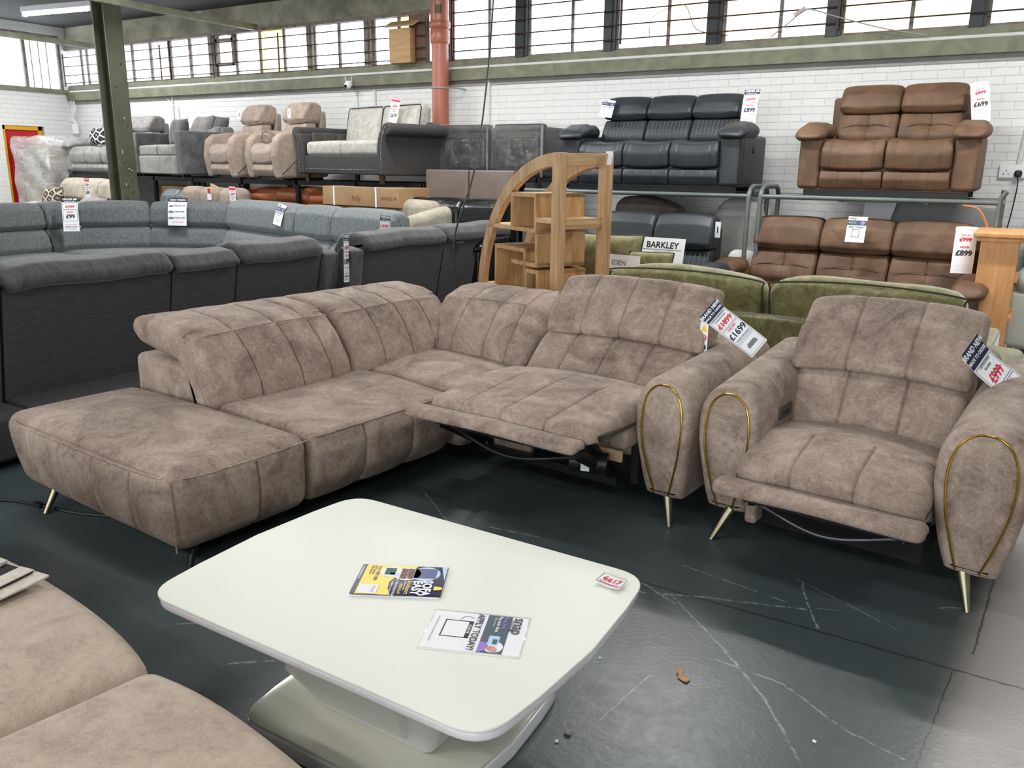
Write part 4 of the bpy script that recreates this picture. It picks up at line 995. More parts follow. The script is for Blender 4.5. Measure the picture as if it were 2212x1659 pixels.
def zig():
    m = bpy.data.materials.new('zigzag_sample_cloth'); m.use_nodes = True; nt = m.node_tree; L = nt.links; p = nt.nodes['Principled BSDF']; p.inputs['Roughness'].default_value = .9
    tc = _n(nt, 'ShaderNodeTexCoord'); sp = _n(nt, 'ShaderNodeSeparateXYZ'); L.new(tc.outputs['Object'], sp.inputs[0])
    pp = _n(nt, 'ShaderNodeMath', operation='PINGPONG'); L.new(sp.outputs[0], pp.inputs[0]); pp.inputs[1].default_value = .045
    ad = _n(nt, 'ShaderNodeMath', operation='MULTIPLY_ADD'); L.new(pp.outputs[0], ad.inputs[0]); ad.inputs[1].default_value = 1.2; L.new(sp.outputs[1], ad.inputs[2])
    md = _n(nt, 'ShaderNodeMath', operation='PINGPONG'); L.new(ad.outputs[0], md.inputs[0]); md.inputs[1].default_value = .016
    st = _n(nt, 'ShaderNodeMath', operation='GREATER_THAN'); L.new(md.outputs[0], st.inputs[0]); st.inputs[1].default_value = .009
    mx = _n(nt, 'ShaderNodeMix', data_type='RGBA'); L.new(st.outputs[0], mx.inputs[0]); mx.inputs[6].default_value = srgb(176, 170, 162); mx.inputs[7].default_value = srgb(228, 226, 220)
    L.new(mx.outputs[2], p.inputs['Base Color']); return m
m_zig = zig()
def swatch(label, dx, dy, z, w_, l_, rz, m, th=.006, hem=True):
    t = thing('fabric_swatch', label, 'fabric swatch', (-2.37 + dx, .91 + dy, z + .022), R(rz), 'fabric swatches on the near sofa')
    put('cloth', sbox(w_, l_, th, c=(0, 0, th / 2), r=th * .45, seg=.03, warp=lambda x, y, zz: (x, y, zz + .002 * math.sin(30 * x) * math.sin(25 * y))), m, t)
    if hem: put('frayed_hem', sbox(.05, l_ * 1.01, th * .6, c=(w_ / 2 - .025, 0, th * 1.1), r=.001, seg=.03), m_sw1, t)
    return t
SWS = [('cream woven swatch at the bottom of the pile on the near sofa', .0, -.05, .468, .42, .30, 20, m_sw1, .008), ('off white woven swatch second from the bottom of the pile', .03, -.04, .4775, .40, .28, 17, m_sw1, .008),
       ('pale grey swatch sticking out farthest right of the pile', .05, .04, .487, .40, .26, 8, m_sw1, .008), ('black swatch with a fringed edge in the swatch pile', .03, .03, .4965, .36, .24, 10, m_sw2, .006), ('white zigzag patterned swatch on top of the pile', -.08, -.02, .5040, .42, .27, 14, m_zig, .008)]
for i, s_ in enumerate(SWS): swatch(*s_, hem=i in (3, 4))
# ================================================================== SHOWROOM FURNITURE
m_brownl = mat('brown_leather_look', srgb(82, 60, 43), srgb(110, 82, 60), scale=5, rough=.6, bump=.25, bscale=90, c3=srgb(96, 70, 50), bdist=.002)
m_bluel = mat('dark_blue_leather', srgb(34, 39, 45), srgb(45, 51, 58), scale=4, rough=.48, bump=.2, bscale=90, bdist=.002)
m_blackl = mat('glossy_black_leather', srgb(20, 20, 22), srgb(28, 28, 30), scale=4, rough=.22, bump=.5, bscale=9, bdist=.02)
m_stitch = mat('pale_stitching', srgb(92, 99, 106), rough=.7)
m_char = mat('charcoal_chenille', srgb(56, 56, 60), srgb(88, 87, 91), scale=9, rough=.85, bump=.3, bscale=40, sheen=.35, stretch=(1, 2.4, 1), lo=.3, hi=.72)
m_charflat = mat('charcoal_weave', srgb(58, 57, 60), srgb(70, 69, 72), scale=30, rough=.95, bump=.2, bscale=160, stretch=(1, .4, 3))
m_bgrey = mat('blue_grey_chenille', srgb(82, 88, 90), srgb(110, 116, 118), scale=60, rough=.95, bump=.5, bscale=70, stretch=(1, 1, .45), c3=srgb(96, 102, 104))
m_bgrey2 = mat('pale_blue_grey_chenille', srgb(100, 107, 109), srgb(134, 141, 142), scale=70, rough=.95, bump=.6, bscale=60, stretch=(1, 1, .4), c3=srgb(117, 124, 126))
m_moss = suede('moss_green_velvet', srgb(90, 88, 54), srgb(117, 114, 74), srgb(146, 142, 102), s1=7, s2=22, bump=.2, crackle=False, sheen=.7, rough=.6)
m_mossdk = mat('dark_green_piping', srgb(52, 56, 30), rough=.7)
m_greyv = suede('grey_velvet', srgb(104, 102, 102), srgb(128, 126, 125), srgb(148, 146, 144), s1=5, s2=20, bump=.2, crackle=False, sheen=.5)
m_dkgreyv = suede('dark_grey_velvet', srgb(66, 66, 68), srgb(84, 84, 86), srgb(104, 104, 106), s1=5, s2=20, bump=.2, crackle=False, sheen=.5)
m_beige = suede('beige_chenille', srgb(130, 115, 104), srgb(150, 135, 123), srgb(168, 153, 141), s1=6, s2=26, bump=.3, crackle=False)
m_lgrey = mat('light_grey_chenille', srgb(156, 153, 147), srgb(182, 179, 173), scale=14, rough=.9, bump=.3, bscale=60)
m_anth = mat('anthracite_fabric', srgb(52, 50, 50), srgb(62, 60, 60), scale=60, rough=.9, bump=.3, bscale=160)
m_dkleather = mat('dark_grey_leather', srgb(58, 55, 54), srgb(72, 69, 67), scale=6, rough=.45)
m_cream = mat('cream_velvet', srgb(150, 144, 130), srgb(174, 168, 153), scale=7, rough=.85, bump=.2, bscale=40)
m_taupel = mat('taupe_leather_panel', srgb(108, 96, 88), srgb(118, 106, 98), scale=3, rough=.5)
m_greyleath = mat('slate_grey_leather', srgb(84, 92, 96), srgb(104, 112, 116), scale=5, rough=.35, bump=.3, bscale=12)
m_palegrey = mat('pale_grey_leather', srgb(182, 186, 176), srgb(196, 200, 190), scale=3, rough=.4)
m_rust2 = mat('tan_orange_leather', srgb(150, 84, 50), srgb(176, 104, 66), scale=5, rough=.5, bump=.2, bscale=30)
m_cardl = mat('pale_cardboard', srgb(150, 120, 86), srgb(170, 138, 100), scale=2, rough=.8)
m_piping_dk = mat('dark_piping', srgb(40, 40, 42), rough=.8)
m_rackg = mat('grey_green_tube', srgb(94, 104, 102), srgb(106, 116, 113), scale=6, rough=.4, metal=.2)
m_wrap = film_mat('packing_film', .30); m_wrapd = film_mat('tight_packing_film', .03, scale=9, gloss=.08, rough=.06); m_wraph = film_mat('cloudy_packing_film', .30, (.84, .86, .88, 1), scale=3.5)

def rsofa(name, label, cat, loc, rz, n, W, D, H, sh, aw, m, style='plain', group=None, ma=None, padm=None, pads=True, tuft=False, stripe=False, wing=0.0, legs=False, base_m=None, armh=.60, split=.52, feet_z=.0, nohead=False, slim=False):
    """reclining sofa standing at the origin, facing -Y"""
    t = thing(name, label, cat, loc, rz, group)
    ma = ma or m
    x0 = -W / 2 + aw; cw = (W - 2 * aw) / n; zm = sh + split * (H - sh)
    put('base', box(-W / 2 + .06, W / 2 - .06, .06, D - .08, .05 + feet_z, sh - .14), base_m or m, t, smooth=False)
    for i in range(n):
        a, b = x0 + i * cw + .004, x0 + (i + 1) * cw - .004; c = (a + b) / 2
        sad = lambda x, y, z: (x, y, z + .028 * (2 * (x - c) / cw) ** 2 * (1 if z > sh - .1 else .5))
        put('seat_cushion', sweep(rpoly([(D - .30, sh - .16, .03), (D - .30, sh + .01, .03), (.28, sh + .02, .1), (.04, sh - .005, .06), (-.02, sh - .10, .06), (.0, sh - .23, .03), (.10, sh - .255, .02)], seg=.05), a, b, 'x', re=.03, warp=sad, ds=.06,
                                  seams=(a + .16 * cw, b - .16 * cw) if style == 'waterfall' else (), gd=.004, mask=lambda p, q: 1 if p < .2 else 0), m, t)
        put('footrest_panel', sweep(rpoly([(.16, .07 + feet_z, .02), (.03, .06 + feet_z, .03), (-.005, sh - .31, .04), (.02, sh - .242, .03), (.16, sh - .245, .02)], seg=.05), a, b, 'x', re=.02, ds=.08, seams=(a + .3 * cw, b - .3 * cw) if style == 'waterfall' else (), gd=.004), m, t)
        bs = ()
        if tuft: bs = (c,)
        if stripe: bs = tuple(a + cw * k / 12 for k in range(2, 12))
        def bw(x, y, z):
            if tuft:
                g = math.exp(-(((x - c) / .07) ** 2 + ((z - (sh + .62 * (zm - sh))) / .05) ** 2)); y = y + .035 * g
            return (x, y, z)
        bp = [(D - .14, sh - .05, .02), (D - .38, sh - .04, .03), (D - .42, sh + .07, .06), (D - .38, sh + .6 * (zm - sh), .1), (D - .32, zm - .01, .04), (D - .16, zm, .03)]
        bo = put('back_cushion', sweep(rpoly(bp, seg=.035), a, b, 'x', re=.035, seams=bs, gd=.006 if not stripe else .003, gw=.005, ds=.05, warp=bw, mask=lambda p, q: 1 if p < D - .25 else 0), m, t)
        if tuft:
            zt = sh + .62 * (zm - sh)
            put('tuft_button', tube([(c, D - .365, zt), (c, D - .352, zt)], [.012, .008], 8), m, bo)
            put('seam', tube(spline([(a + .05, D - .388, zt - .03), (c - .1, D - .388, zt + .0), (c, D - .368, zt), (c + .1, D - .388, zt + .0), (b - .05, D - .388, zt - .03)], 6), .0035, 5), m_piping_dk if False else m, bo)
        if stripe:
            put('stitching', join(*[tube([(q, D - .418, sh + .09), (q, D - .405, sh + .3 * (zm - sh) + .02), (q, D - .383, sh + .6 * (zm - sh)), (q, D - .345, zm - .03)], .0028, 4) for q in bs]), m_stitch, bo)
        if not nohead:
            hp = [(D - .12, zm - .02, .03), (D - .34, zm - .01, .03), (D - .375, zm + .05, .05), (D - .33, H - .09, .08), (D - .25, H - .005, .05), (D - .14, H, .04), (D - .07, H - .04, .04), (D - .07, zm + .1, .04)]
            put('headrest', sweep(rpoly(hp, seg=.035), a - .002, b + .002, 'x', re=.035, ds=.05, puff=0, warp=lambda x, y, z: (x, y, z - (.022 * abs(2 * (x - c) / cw) ** 4 if z > H - .12 else -.015 * (2 * (x - c) / cw) ** 2 * (1 if z < zm + .04 else 0)))), m, t)
    put('back_shell', sbox(W - 2 * aw + 2 * wing, .10, H - .20 if wing == 0 else H - .16, c=(0, D - .06, (H - .16) / 2 + .06), r=.03, seg=.15), m, t)
    for s in (-1, 1):
        xc = s * (W / 2 - aw / 2)
        if slim:
            put('arm', sweep(rpoly([(.02, .02, .04), (-.03, .30, .08), (.0, armh - .09, .07), (.10, armh - .01, .08), (D - .30, armh + .04, .06), (D - .12, armh + .06, .06), (D - .10, .04, .03)], seg=.06), xc - aw / 2, xc + aw / 2, 'x', re=.05, ds=.04), ma, t)
            continue
        ar = put('arm', sbox(aw, D - .06, armh - .10 if pads else armh - .05, c=(xc, D / 2 - .01, (armh - .1) / 2 + .06 + feet_z / 2), r=.035, seg=.09, sy_=(-D / 2 + .12,), puff=(.012, .0, .01)), ma, t)
        if pads:
            put('arm_pad', sbox(aw + .07, D - .40, .135, c=(s * (W / 2 - aw / 2 + .01), (D - .40) / 2 - .03, armh + .0), r=.065, seg=.05, puff=(.01, .02, .015), warp=lambda x, y, z: (x, y, armh + (z - armh) * (1 - .35 * max(0, (.22 - y) / .26)) - .055 * max(0, (.26 - y) / .30) ** 1.6 + .004 * math.sin(y * 40 + x * 20))), padm or m, ar)
    if legs:
        for a in (-W / 2 + .1, W / 2 - .1):
            for b in (.1, D - .12): put('leg', tube([(a, b, .06 + feet_z), (a, b, 0)], [.03, .022], 10), m_ink, t)
    else:
        put('frame_rail', join(box(-W / 2 + .05, W / 2 - .05, .1, .14, 0, .06 + feet_z), box(-W / 2 + .05, W / 2 - .05, D - .2, D - .16, 0, .06 + feet_z)), m_blackmetal, t, smooth=False)
    return t

RZ = 1.39   # top of the display racks on the right
b2 = rsofa('recliner_sofa', 'brown two seat recliner sofa up on the rack below the right windows', 'sofa', (-1.17, 7.95, RZ), 0, 2, 1.43, .95, .99, .46, .19, m_brownl, 'waterfall', tuft=True, wing=.10, armh=.56)
b3 = rsofa('recliner_sofa', 'brown three seat recliner sofa on the floor under the rack behind the green sofa', 'sofa', (-1.36, 7.30, 0.0), R(-3), 3, 2.16, .98, 1.20, .58, .17, m_brownl, 'waterfall', tuft=True, wing=.06, armh=.74)
u3 = rsofa('recliner_sofa', 'dark blue three seat recliner sofa with pale stitched stripes up on the rack', 'sofa', (-3.36, 7.95, RZ), 0, 3, 1.88, .92, .96, .46, .20, m_bluel, 'waterfall', stripe=True, armh=.58)
put('recline_handle', join(tube([(1.012, .2 + .025 * math.cos(a), .40 + .035 * math.sin(a)) for a in np.linspace(0, 2 * PI, 13)], .006, 6), sbox(.02, .02, .04, c=(1.012, .2, .40), r=.008, seg=.02)), m_ink, u3)
u2 = rsofa('recliner_sofa', 'dark blue two seat recliner sofa on the floor under the rack', 'sofa', (-3.02, 6.82, 0.0), 0, 2, 1.52, .95, 1.21, .56, .20, m_bluel, 'waterfall', stripe=True, armh=.74)
# left row, up on the black rack
RL = 1.41
g1 = rsofa('recliner_sofa', 'light grey fabric recliner sofa up on the rack at the left end of the row', 'sofa', (-12.85, 8.2, RL), R(-6), 3, 1.95, .92, .93, .42, .22, m_greyv, 'plain', armh=.50)
for i, (x, lab) in enumerate(((-9.60, 'left of the two beige chenille recliner armchairs up on the rack'), (-8.66, 'right of the two beige chenille recliner armchairs up on the rack, beside the studded sofa'))):
    a1 = rsofa('recliner_armchair', lab, 'armchair', (x, 7.95, RL), R(-14), 1, .84, .85, 1.0, .44, .15, m_beige, 'plain', armh=.60, slim=True) if i == 0 else dup(a1, (x, 7.85, RL), R(-14), lab)
    pass
for ch in (0, 1):
    x = (-9.60, -8.66)[ch]
    c_ = thing('swing_ticket', 'small white swing ticket on the %s beige armchair' % ('left', 'right')[ch], 'ticket', (x + .22, 8.17, RL + .84), R(-14))
    put('card', box(-.035, .035, -.001, .001, -.06, .06), m_white, c_, smooth=False); put('ticket_mark', box(-.008, .008, -.002, -.001, -.02, .03), m_ink, c_, smooth=False)
cbx = thing('power_cable', 'thin black cable looped on the seat of the right beige armchair', 'cable', (-8.72, 8.1, RL + .47))
put('wire', tube(spline([(-.14, -.02, .13), (-.12, -.05, .02), (0, -.05, .0), (.1, -.02, .08), (-.1, .02, .14), (-.14, -.02, .13)], 5), .005, 5), m_ink, cbx)

# grey velvet loveseat with scatter cushions
lv = thing('velvet_loveseat', 'grey velvet loveseat with dark button tufted side arms up on the rack', 'sofa', (-11.05, 8.1, RL), R(-10))
put('base', sbox(1.3, .85, .26, c=(-.1, .44, .17), r=.02, seg=.15), m_greyv, lv)
for x in (-.43, .16): put('seat_cushion', sbox(.58, .62, .15, c=(x, .34, .375), r=.03, puff=(0, .01, .02), seg=.08), m_greyv, lv)
put('back', sbox(1.3, .2, .45, c=(-.1, .82, .50), r=.05, seg=.1), m_greyv, lv)
for x in (-.82, .56):
    a_ = put('arm', sbox(.2, .9, .60, c=(x + .02, .44, .34), r=.025, seg=.1, warp=lambda X_, y, z: (X_, y, z)), m_dkgreyv, lv)
    put('stud_button', tube([(x + .12, .44, .36), (x + .13, .44, .36)], [.018, .01], 10), m_steel, a_)
for x in (-.72, .52): 
    for y in (.08, .8): put('foot', box(x - .02, x + .02, y - .02, y + .02, 0, .05), m_ink, lv, smooth=False)
def cushion(label, loc, w_, h_, t_, m, rx=-.25, rz=0, ry=0, group=None, edge=None):
    o = thing('scatter_cushion', label, 'cushion', loc, group=group, rot=(rx, ry, rz))
    put('cover', pillow(w_, h_, t_), m, o)
    if edge is not None:
        put('piped_edge', tube([(sx * w_ / 2 * (1 - .05 * (1 - 0)), 0, 0) for sx in (1,)] + [], .001, 3) if False else join(*[tube(spline([(w_ / 2 * sx, 0, -h_ / 2), (w_ / 2 * sx * .95, 0, 0), (w_ / 2 * sx, 0, h_ / 2)], 5), .007, 6) for sx in (-1, 1)], *[tube(spline([(-w_ / 2, 0, h_ / 2 * sz), (0, 0, h_ / 2 * sz * .95), (w_ / 2, 0, h_ / 2 * sz)], 5), .007, 6) for sz in (-1, 1)]), edge, o)
    return o
cushion('square dark grey velvet cushion standing on the loveseat seat', (-11.10, 8.50, RL + .645), .42, .40, .16, m_dkgreyv, R(-12), R(-10))
cushion('grey velvet cushion leaning behind the dark square one on the loveseat', (-10.93, 8.78, RL + .68), .50, .46, .18, m_greyv, R(-22), R(-10))
cushion('large grey velvet cushion at the back of the loveseat', (-10.72, 8.86, RL + .70), .55, .42, .18, m_dkgreyv, R(-25), R(-14), R(6))
cushion('small grey velvet cushion beside the loveseat arm', (-10.60, 8.72, RL + .60), .34, .24, .12, m_greyv, R(-20), R(-10), R(-8))
def patt(name, a, b, sc=7):
    m = bpy.data.materials.new(name); m.use_nodes = True; nt = m.node_tree; L = nt.links; p = nt.nodes['Principled BSDF']; p.inputs['Roughness'].default_value = .9
    tc = _n(nt, 'ShaderNodeTexCoord'); sp = _n(nt, 'ShaderNodeSeparateXYZ'); L.new(tc.outputs['Object'], sp.inputs[0]); c = _n(nt, 'ShaderNodeCombineXYZ'); L.new(sp.outputs[0], c.inputs[0]); L.new(sp.outputs[2], c.inputs[1])
    mp = _n(nt, 'ShaderNodeMapping'); mp.inputs['Rotation'].default_value = (0, 0, .6); mp.inputs['Scale'].default_value = (1, 1.3, 1); L.new(c.outputs[0], mp.inputs[0])
    v = _n(nt, 'ShaderNodeTexVoronoi', feature='DISTANCE_TO_EDGE', distance='EUCLIDEAN', voronoi_dimensions='2D'); v.inputs['Scale'].default_value = sc; v.inputs['Randomness'].default_value = .35; L.new(mp.outputs[0], v.inputs['Vector'])
    g = _n(nt, 'ShaderNodeMath', operation='PINGPONG'); L.new(v.outputs[0], g.inputs[0]); g.inputs[1].default_value = .26
    s = _n(nt, 'ShaderNodeMath', operation='LESS_THAN'); L.new(g.outputs[0], s.inputs[0]); s.inputs[1].default_value = .085
    mx = _n(nt, 'ShaderNodeMix', data_type='RGBA'); L.new(s.outputs[0], mx.inputs[0]); mx.inputs[6].default_value = a; mx.inputs[7].default_value = b; L.new(mx.outputs[2], p.inputs['Base Color']); return m
m_pattb = patt('black_white_interlace', srgb(30, 30, 36), srgb(200, 200, 200)); m_pattc = patt('brown_cream_interlace', srgb(74, 64, 56), srgb(196, 186, 168))
cushion('black and white interlace patterned cushion on the light grey sofa', (-12.98, 8.42, RL + .60), .46, .28, .14, m_pattb, R(-18), R(-6))

# studded two-tone sofa
ss = thing('studded_sofa', 'anthracite studded two seat sofa with pale grey cushions up on the rack', 'sofa', (-7.22, 7.75, RL - .01), R(-13))
put('base', sbox(1.7, .88, .22, c=(0, .46, .21), r=.02, seg=.12), m_anth, ss)
put('back', sbox(1.66, .20, .62, c=(0, .84, .40), r=.05, seg=.12, sx_=(-.5, -.2, .1, .4), gd=.01), m_dkleather, ss)
for s in (-1, 1):
    def fl(x, y, z, s=s):
        k = max(0, (z - .35) / .3); return (x + s * .10 * k * k, y, z)
    a_ = put('arm', join(sbox(.13, .94, .50, c=(s * .83, .46, .34), r=.03, seg=.07, warp=fl), move(sweep(smoothloop([(-.07, -.02), (.0, -.07), (.08, -.04), (.09, .03), (.03, .07), (-.05, .05)], 5), .0, .93, 'y', re=.02), (s * .93, 0, .60), s=(s, 1, 1))), m_anth, ss)
    studs = [move(sbox(.012, .012, .012, r=.005, seg=.02), (s * .83 + s * .03 + s * .10 * max(0, (z - .35) / .3) ** 2, -.012, z)) for z in np.linspace(.13, .62, 22)]
    put('studs', join(*studs), m_steel, a_)
put('studs', join(*[move(sbox(.011, .011, .011, r=.005, seg=.02), (x, .014, .155)) for x in np.linspace(-.74, .74, 46)]), m_steel, ss)
put('arm_lining', sbox(.05, .72, .20, c=(-.745, .48, .50), r=.02, seg=.08, sy_=(-.2, 0, .2), gd=.01), m_dkleather, ss)
for x in (-.37, .37):
    c_ = put('seat_cushion', sbox(.745, .68, .17, c=(x, .36, .40), r=.045, puff=(0, .01, .02), seg=.07), m_lgrey, ss, label='pale grey chenille cushion')
    put('back_cushion', sbox(.74, .20, .52, c=(x, .70, .66), r=.07, puff=(0, .06, .02), seg=.07, warp=lambda X_, y, z: (X_, y + .18 * (z - .5), z)), m_lgrey, ss, label='pale grey chenille cushion')
    put('cushion_piping', tube([(x + sx * .365, .62 + .18 * (z - .5), z) for sx, z in ((-1, .45), (-1, .88), (-.93, .915), (.93, .915), (1, .88), (1, .45))], .006, 5), m_piping_dk, ss)
for x in (-.78, .78):
    for y in (.06, .82): put('foot', tube([(x, y, .10), (x, y, -.0)], [.04, .028], 10), mat('dark_wood_foot', srgb(60, 34, 26), rough=.4), ss)

# display racks
def tube_frame(name, label, loc, parts_, m, r=.022):
    t = thing(name, label, 'display rack', loc)
    for nm, P_ in parts_: put(nm, tube([(a - loc[0], b - loc[1], c) for a, b, c in P_], r, 10), m, t)
    return t
def U(x, y0, y1, z, rad=.12):
    return [(x, y0, 0), (x, y0, z - rad)] + [(x, y0 + rad - rad * math.cos(a), z - rad + rad * math.sin(a)) for a in np.linspace(.2, PI / 2, 5)] + [(x, y1 - rad + rad * math.sin(a), z - rad + rad * math.cos(a)) for a in np.linspace(0, PI / 2 - .2, 5)] + [(x, y1, z - rad), (x, y1, 0)]
ZR_ = RZ - .022
tube_frame('display_rack', 'grey tubular steel rack under the brown two seat sofa', (-2.2, 7.98, 0),
    [('end_frame', U(-2.20, 7.98, 8.62, 1.455)), ('rail', [(-2.2, 7.99, ZR_), (-.27, 7.99, ZR_)]), ('rail', [(-2.2, 8.61, ZR_), (-.27, 8.61, ZR_)]), ('end_post', [(-.26, 7.99, 0), (-.26, 7.99, 1.40), (-.22, 7.98, 1.46)]), ('end_post', [(-.26, 8.61, 0), (-.26, 8.61, 1.46)]), ('rail', [(-.26, 7.99, ZR_ - .01), (-.26, 8.61, ZR_ - .01)]),
     ('rail', [(-1.5, 7.99, ZR_ - .01), (-1.5, 8.61, ZR_ - .01)]), ('rail', [(-.8, 7.99, ZR_ - .01), (-.8, 8.61, ZR_ - .01)])], m_rackg)
tube_frame('display_rack', 'grey tubular steel rack under the dark blue three seat sofa', (-4.75, 7.98, 0),
    [('end_frame', U(-2.31, 7.98, 8.62, 1.455)), ('end_frame', U(-4.75, 7.98, 8.62, 1.30)), ('rail', [(-4.75, 7.99, ZR_), (-2.3, 7.99, ZR_)]), ('rail', [(-4.75, 8.61, ZR_), (-2.3, 8.61, ZR_)]), ('rail', [(-4.2, 7.99, ZR_ - .01), (-4.2, 8.61, ZR_ - .01)]), ('rail', [(-3, 7.99, ZR_ - .01), (-3, 8.61, ZR_ - .01)])], m_rackg)
def black_rack(label, x0, x1, y0, y1, z, n):
    t = thing('display_rack', label, 'display rack', (x0, y0, 0)); W_ = x1 - x0; D_ = y1 - y0
    put('shelf_frame', join(box(0, W_, 0, .05, z - .06, z), box(0, W_, D_ - .05, D_, z - .06, z), *[box(W_ * i / n - .02 + (.02 if i == 0 else 0), W_ * i / n + .02, 0, D_, z - .05, z - .005) for i in range(n + 1)]), m_blackmetal, t, smooth=False)
    for i in range(n + 1):
        for y in (.02, D_ - .03): put('post', box(W_ * i / n - .025, W_ * i / n + .025, y - .02, y + .03, 0, z - .05), m_blackmetal, t, smooth=False)
    return t
black_rack('black steel rack under the light grey sofa and the loveseat', -13.65, -10.35, 8.25, 9.1, RL, 3)
black_rack('black steel rack under the beige armchairs and the studded sofa', -10.25, -6.15, 8.0, 8.9, RL, 4)
black_rack('black steel rack under the film wrapped armchairs', -6.1, -4.78, 8.3, 9.1, 1.50, 2)

# wrapped dark armchairs beside the pipe
def wrapped_chair(label, x, w_=.66):
    t = thing('wrapped_armchair', label, 'armchair', (x, 8.38, 1.50))
    put('chair_body', join(sbox(w_, .62, .50, c=(0, .34, .30), r=.06, seg=.1), sbox(w_ * .98, .14, .10, c=(0, .08, .53), r=.04, seg=.08)), m_ink, t)
    put('seat_pad', sbox(w_ * .86, .10, .34, c=(0, .04, .26), r=.03, seg=.08), m_blackl, t)
    put('frame_edge', box(w_ / 2 - .02, w_ / 2 + .0, -.002, .02, .0, .56), m_steel, t, smooth=False)
    put('leg', box(-w_ / 2 + .03, w_ / 2 - .03, .1, .6, 0, .06), m_ink, t, smooth=False)
    put('film_wrap', sbox(w_ + .05, .72, .585, c=(0, .34, .305), r=.03, seg=.04, warp=lambda X_, y, z: (X_ + .008 * math.sin(31 * z + 9 * y), y + .008 * math.sin(27 * X_ + 13 * z), z + .008 * math.sin(25 * X_ + 17 * y))), m_wrapd, t)
wrapped_chair('film wrapped dark armchair on the rack, just right of the orange pipe', -5.82)
wrapped_chair('film wrapped dark armchair on the rack, nearer the dark blue sofa', -5.10)
# taupe headboard panel
hb = thing('headboard', 'taupe leather panelled headboard standing below the wrapped armchairs', 'headboard', (-5.5, 8.05, 0))
for i in range(2): put('panel', sbox(.60, .07, .62, c=(-.32 + i * .61, 0, 1.26), r=.02, seg=.1, puff=(0, .01, 0)), m_taupel, hb)
put('leg', join(box(-.5, -.45, -.02, .02, 0, 1.0), box(.45, .5, -.02, .02, 0, 1.0)), m_ink, hb, smooth=False)
# black glossy sofa
bl = rsofa('leather_sofa', 'glossy black leather three seat sofa below the taupe headboard', 'sofa', (-5.72, 7.05, 0), R(-3), 3, 2.05, .95, 1.27, .60, .16, m_blackl, 'plain', armh=.86, split=.36)

# cardboard boxes
def carton(label, x, y, z, w_, d_, h_, rz=0, strap=True, marks=False):
    t = thing('cardboard_box', label, 'box', (x, y, z), R(rz))
    put('carton', sbox(w_, d_, h_, c=(0, d_ / 2, h_ / 2), r=.006, seg=.4), m_cardl, t)
    if strap: put('strap', join(*[box(q - .012, q + .012, -.004, d_ + .004, -.001 if z > 0 else .001, h_ + .004) for q in (-w_ * .34, w_ * .22)]), m_white, t, smooth=False)
    if marks: [put('print', q, mat('brown_box_print', srgb(120, 70, 50), rough=.8), t, smooth=False) for q in (text_vf('Italy', .10, -.05, h_ * .42, -.002), text_vf('FRAGILE UP', .05, w_ * .38, h_ * .45, -.002))]
    return t
carton('long brown cardboard box with white straps below the studded sofa', -6.80, 7.62, 1.14, 1.35, .62, .22, -8, marks=True)
st = thing('cardboard_stack', 'brown flattened cartons under the long strapped box', 'box', (-6.80, 7.64, 0), R(-8))
put('carton', sbox(1.2, .55, 1.135, c=(0, .30, .5675), r=.01, seg=.5), m_cardl, st)
carton('large brown carton lying below the grey velvet loveseat', -10.94, 8.32, .0, 1.05, .7, 1.27, 0, strap=False)
wf = thing('cardboard_flap', 'open brown cardboard flap behind the beige sectional', 'cardboard', (-9.3, 7.9, 0))
put('sheet', sbox(1.1, .03, 1.34, c=(0, 0, .67), r=.004, seg=.5, warp=lambda x, y, z: (x, y + .1 * (x / .55) ** 2, z - .25 * (x + .55) * (1 if z > .6 else 0))), m_card, wf)
# rust leather cushions pile
for i, (x, z, lab) in enumerate(((-8.95, 1.13, 'tan orange leather cushion left in the pile under the rack'), (-8.35, 1.15, 'tan orange leather cushion in the middle of the pile under the rack'), (-7.75, 1.13, 'tan orange leather cushion right in the pile under the rack'), (-8.05, .97, 'tan orange leather bolster below the cushions under the rack'))):
    o = thing('leather_cushion', lab, 'cushion', (x - .05, 8.38, z + .05))
    put('cover', sbox(.66 if i < 3 else .8, .6, .20, r=.09, puff=(0, .02, .03), seg=.06), m_rust2, o)
pl = thing('pallet_table', 'dark low platform carrying the tan orange leather cushions', 'platform', (-8.35, 8.38, 0))
put('platform_body', box(-1.0, 1.0, -.3, .3, 0, .915), m_black, pl, smooth=False)

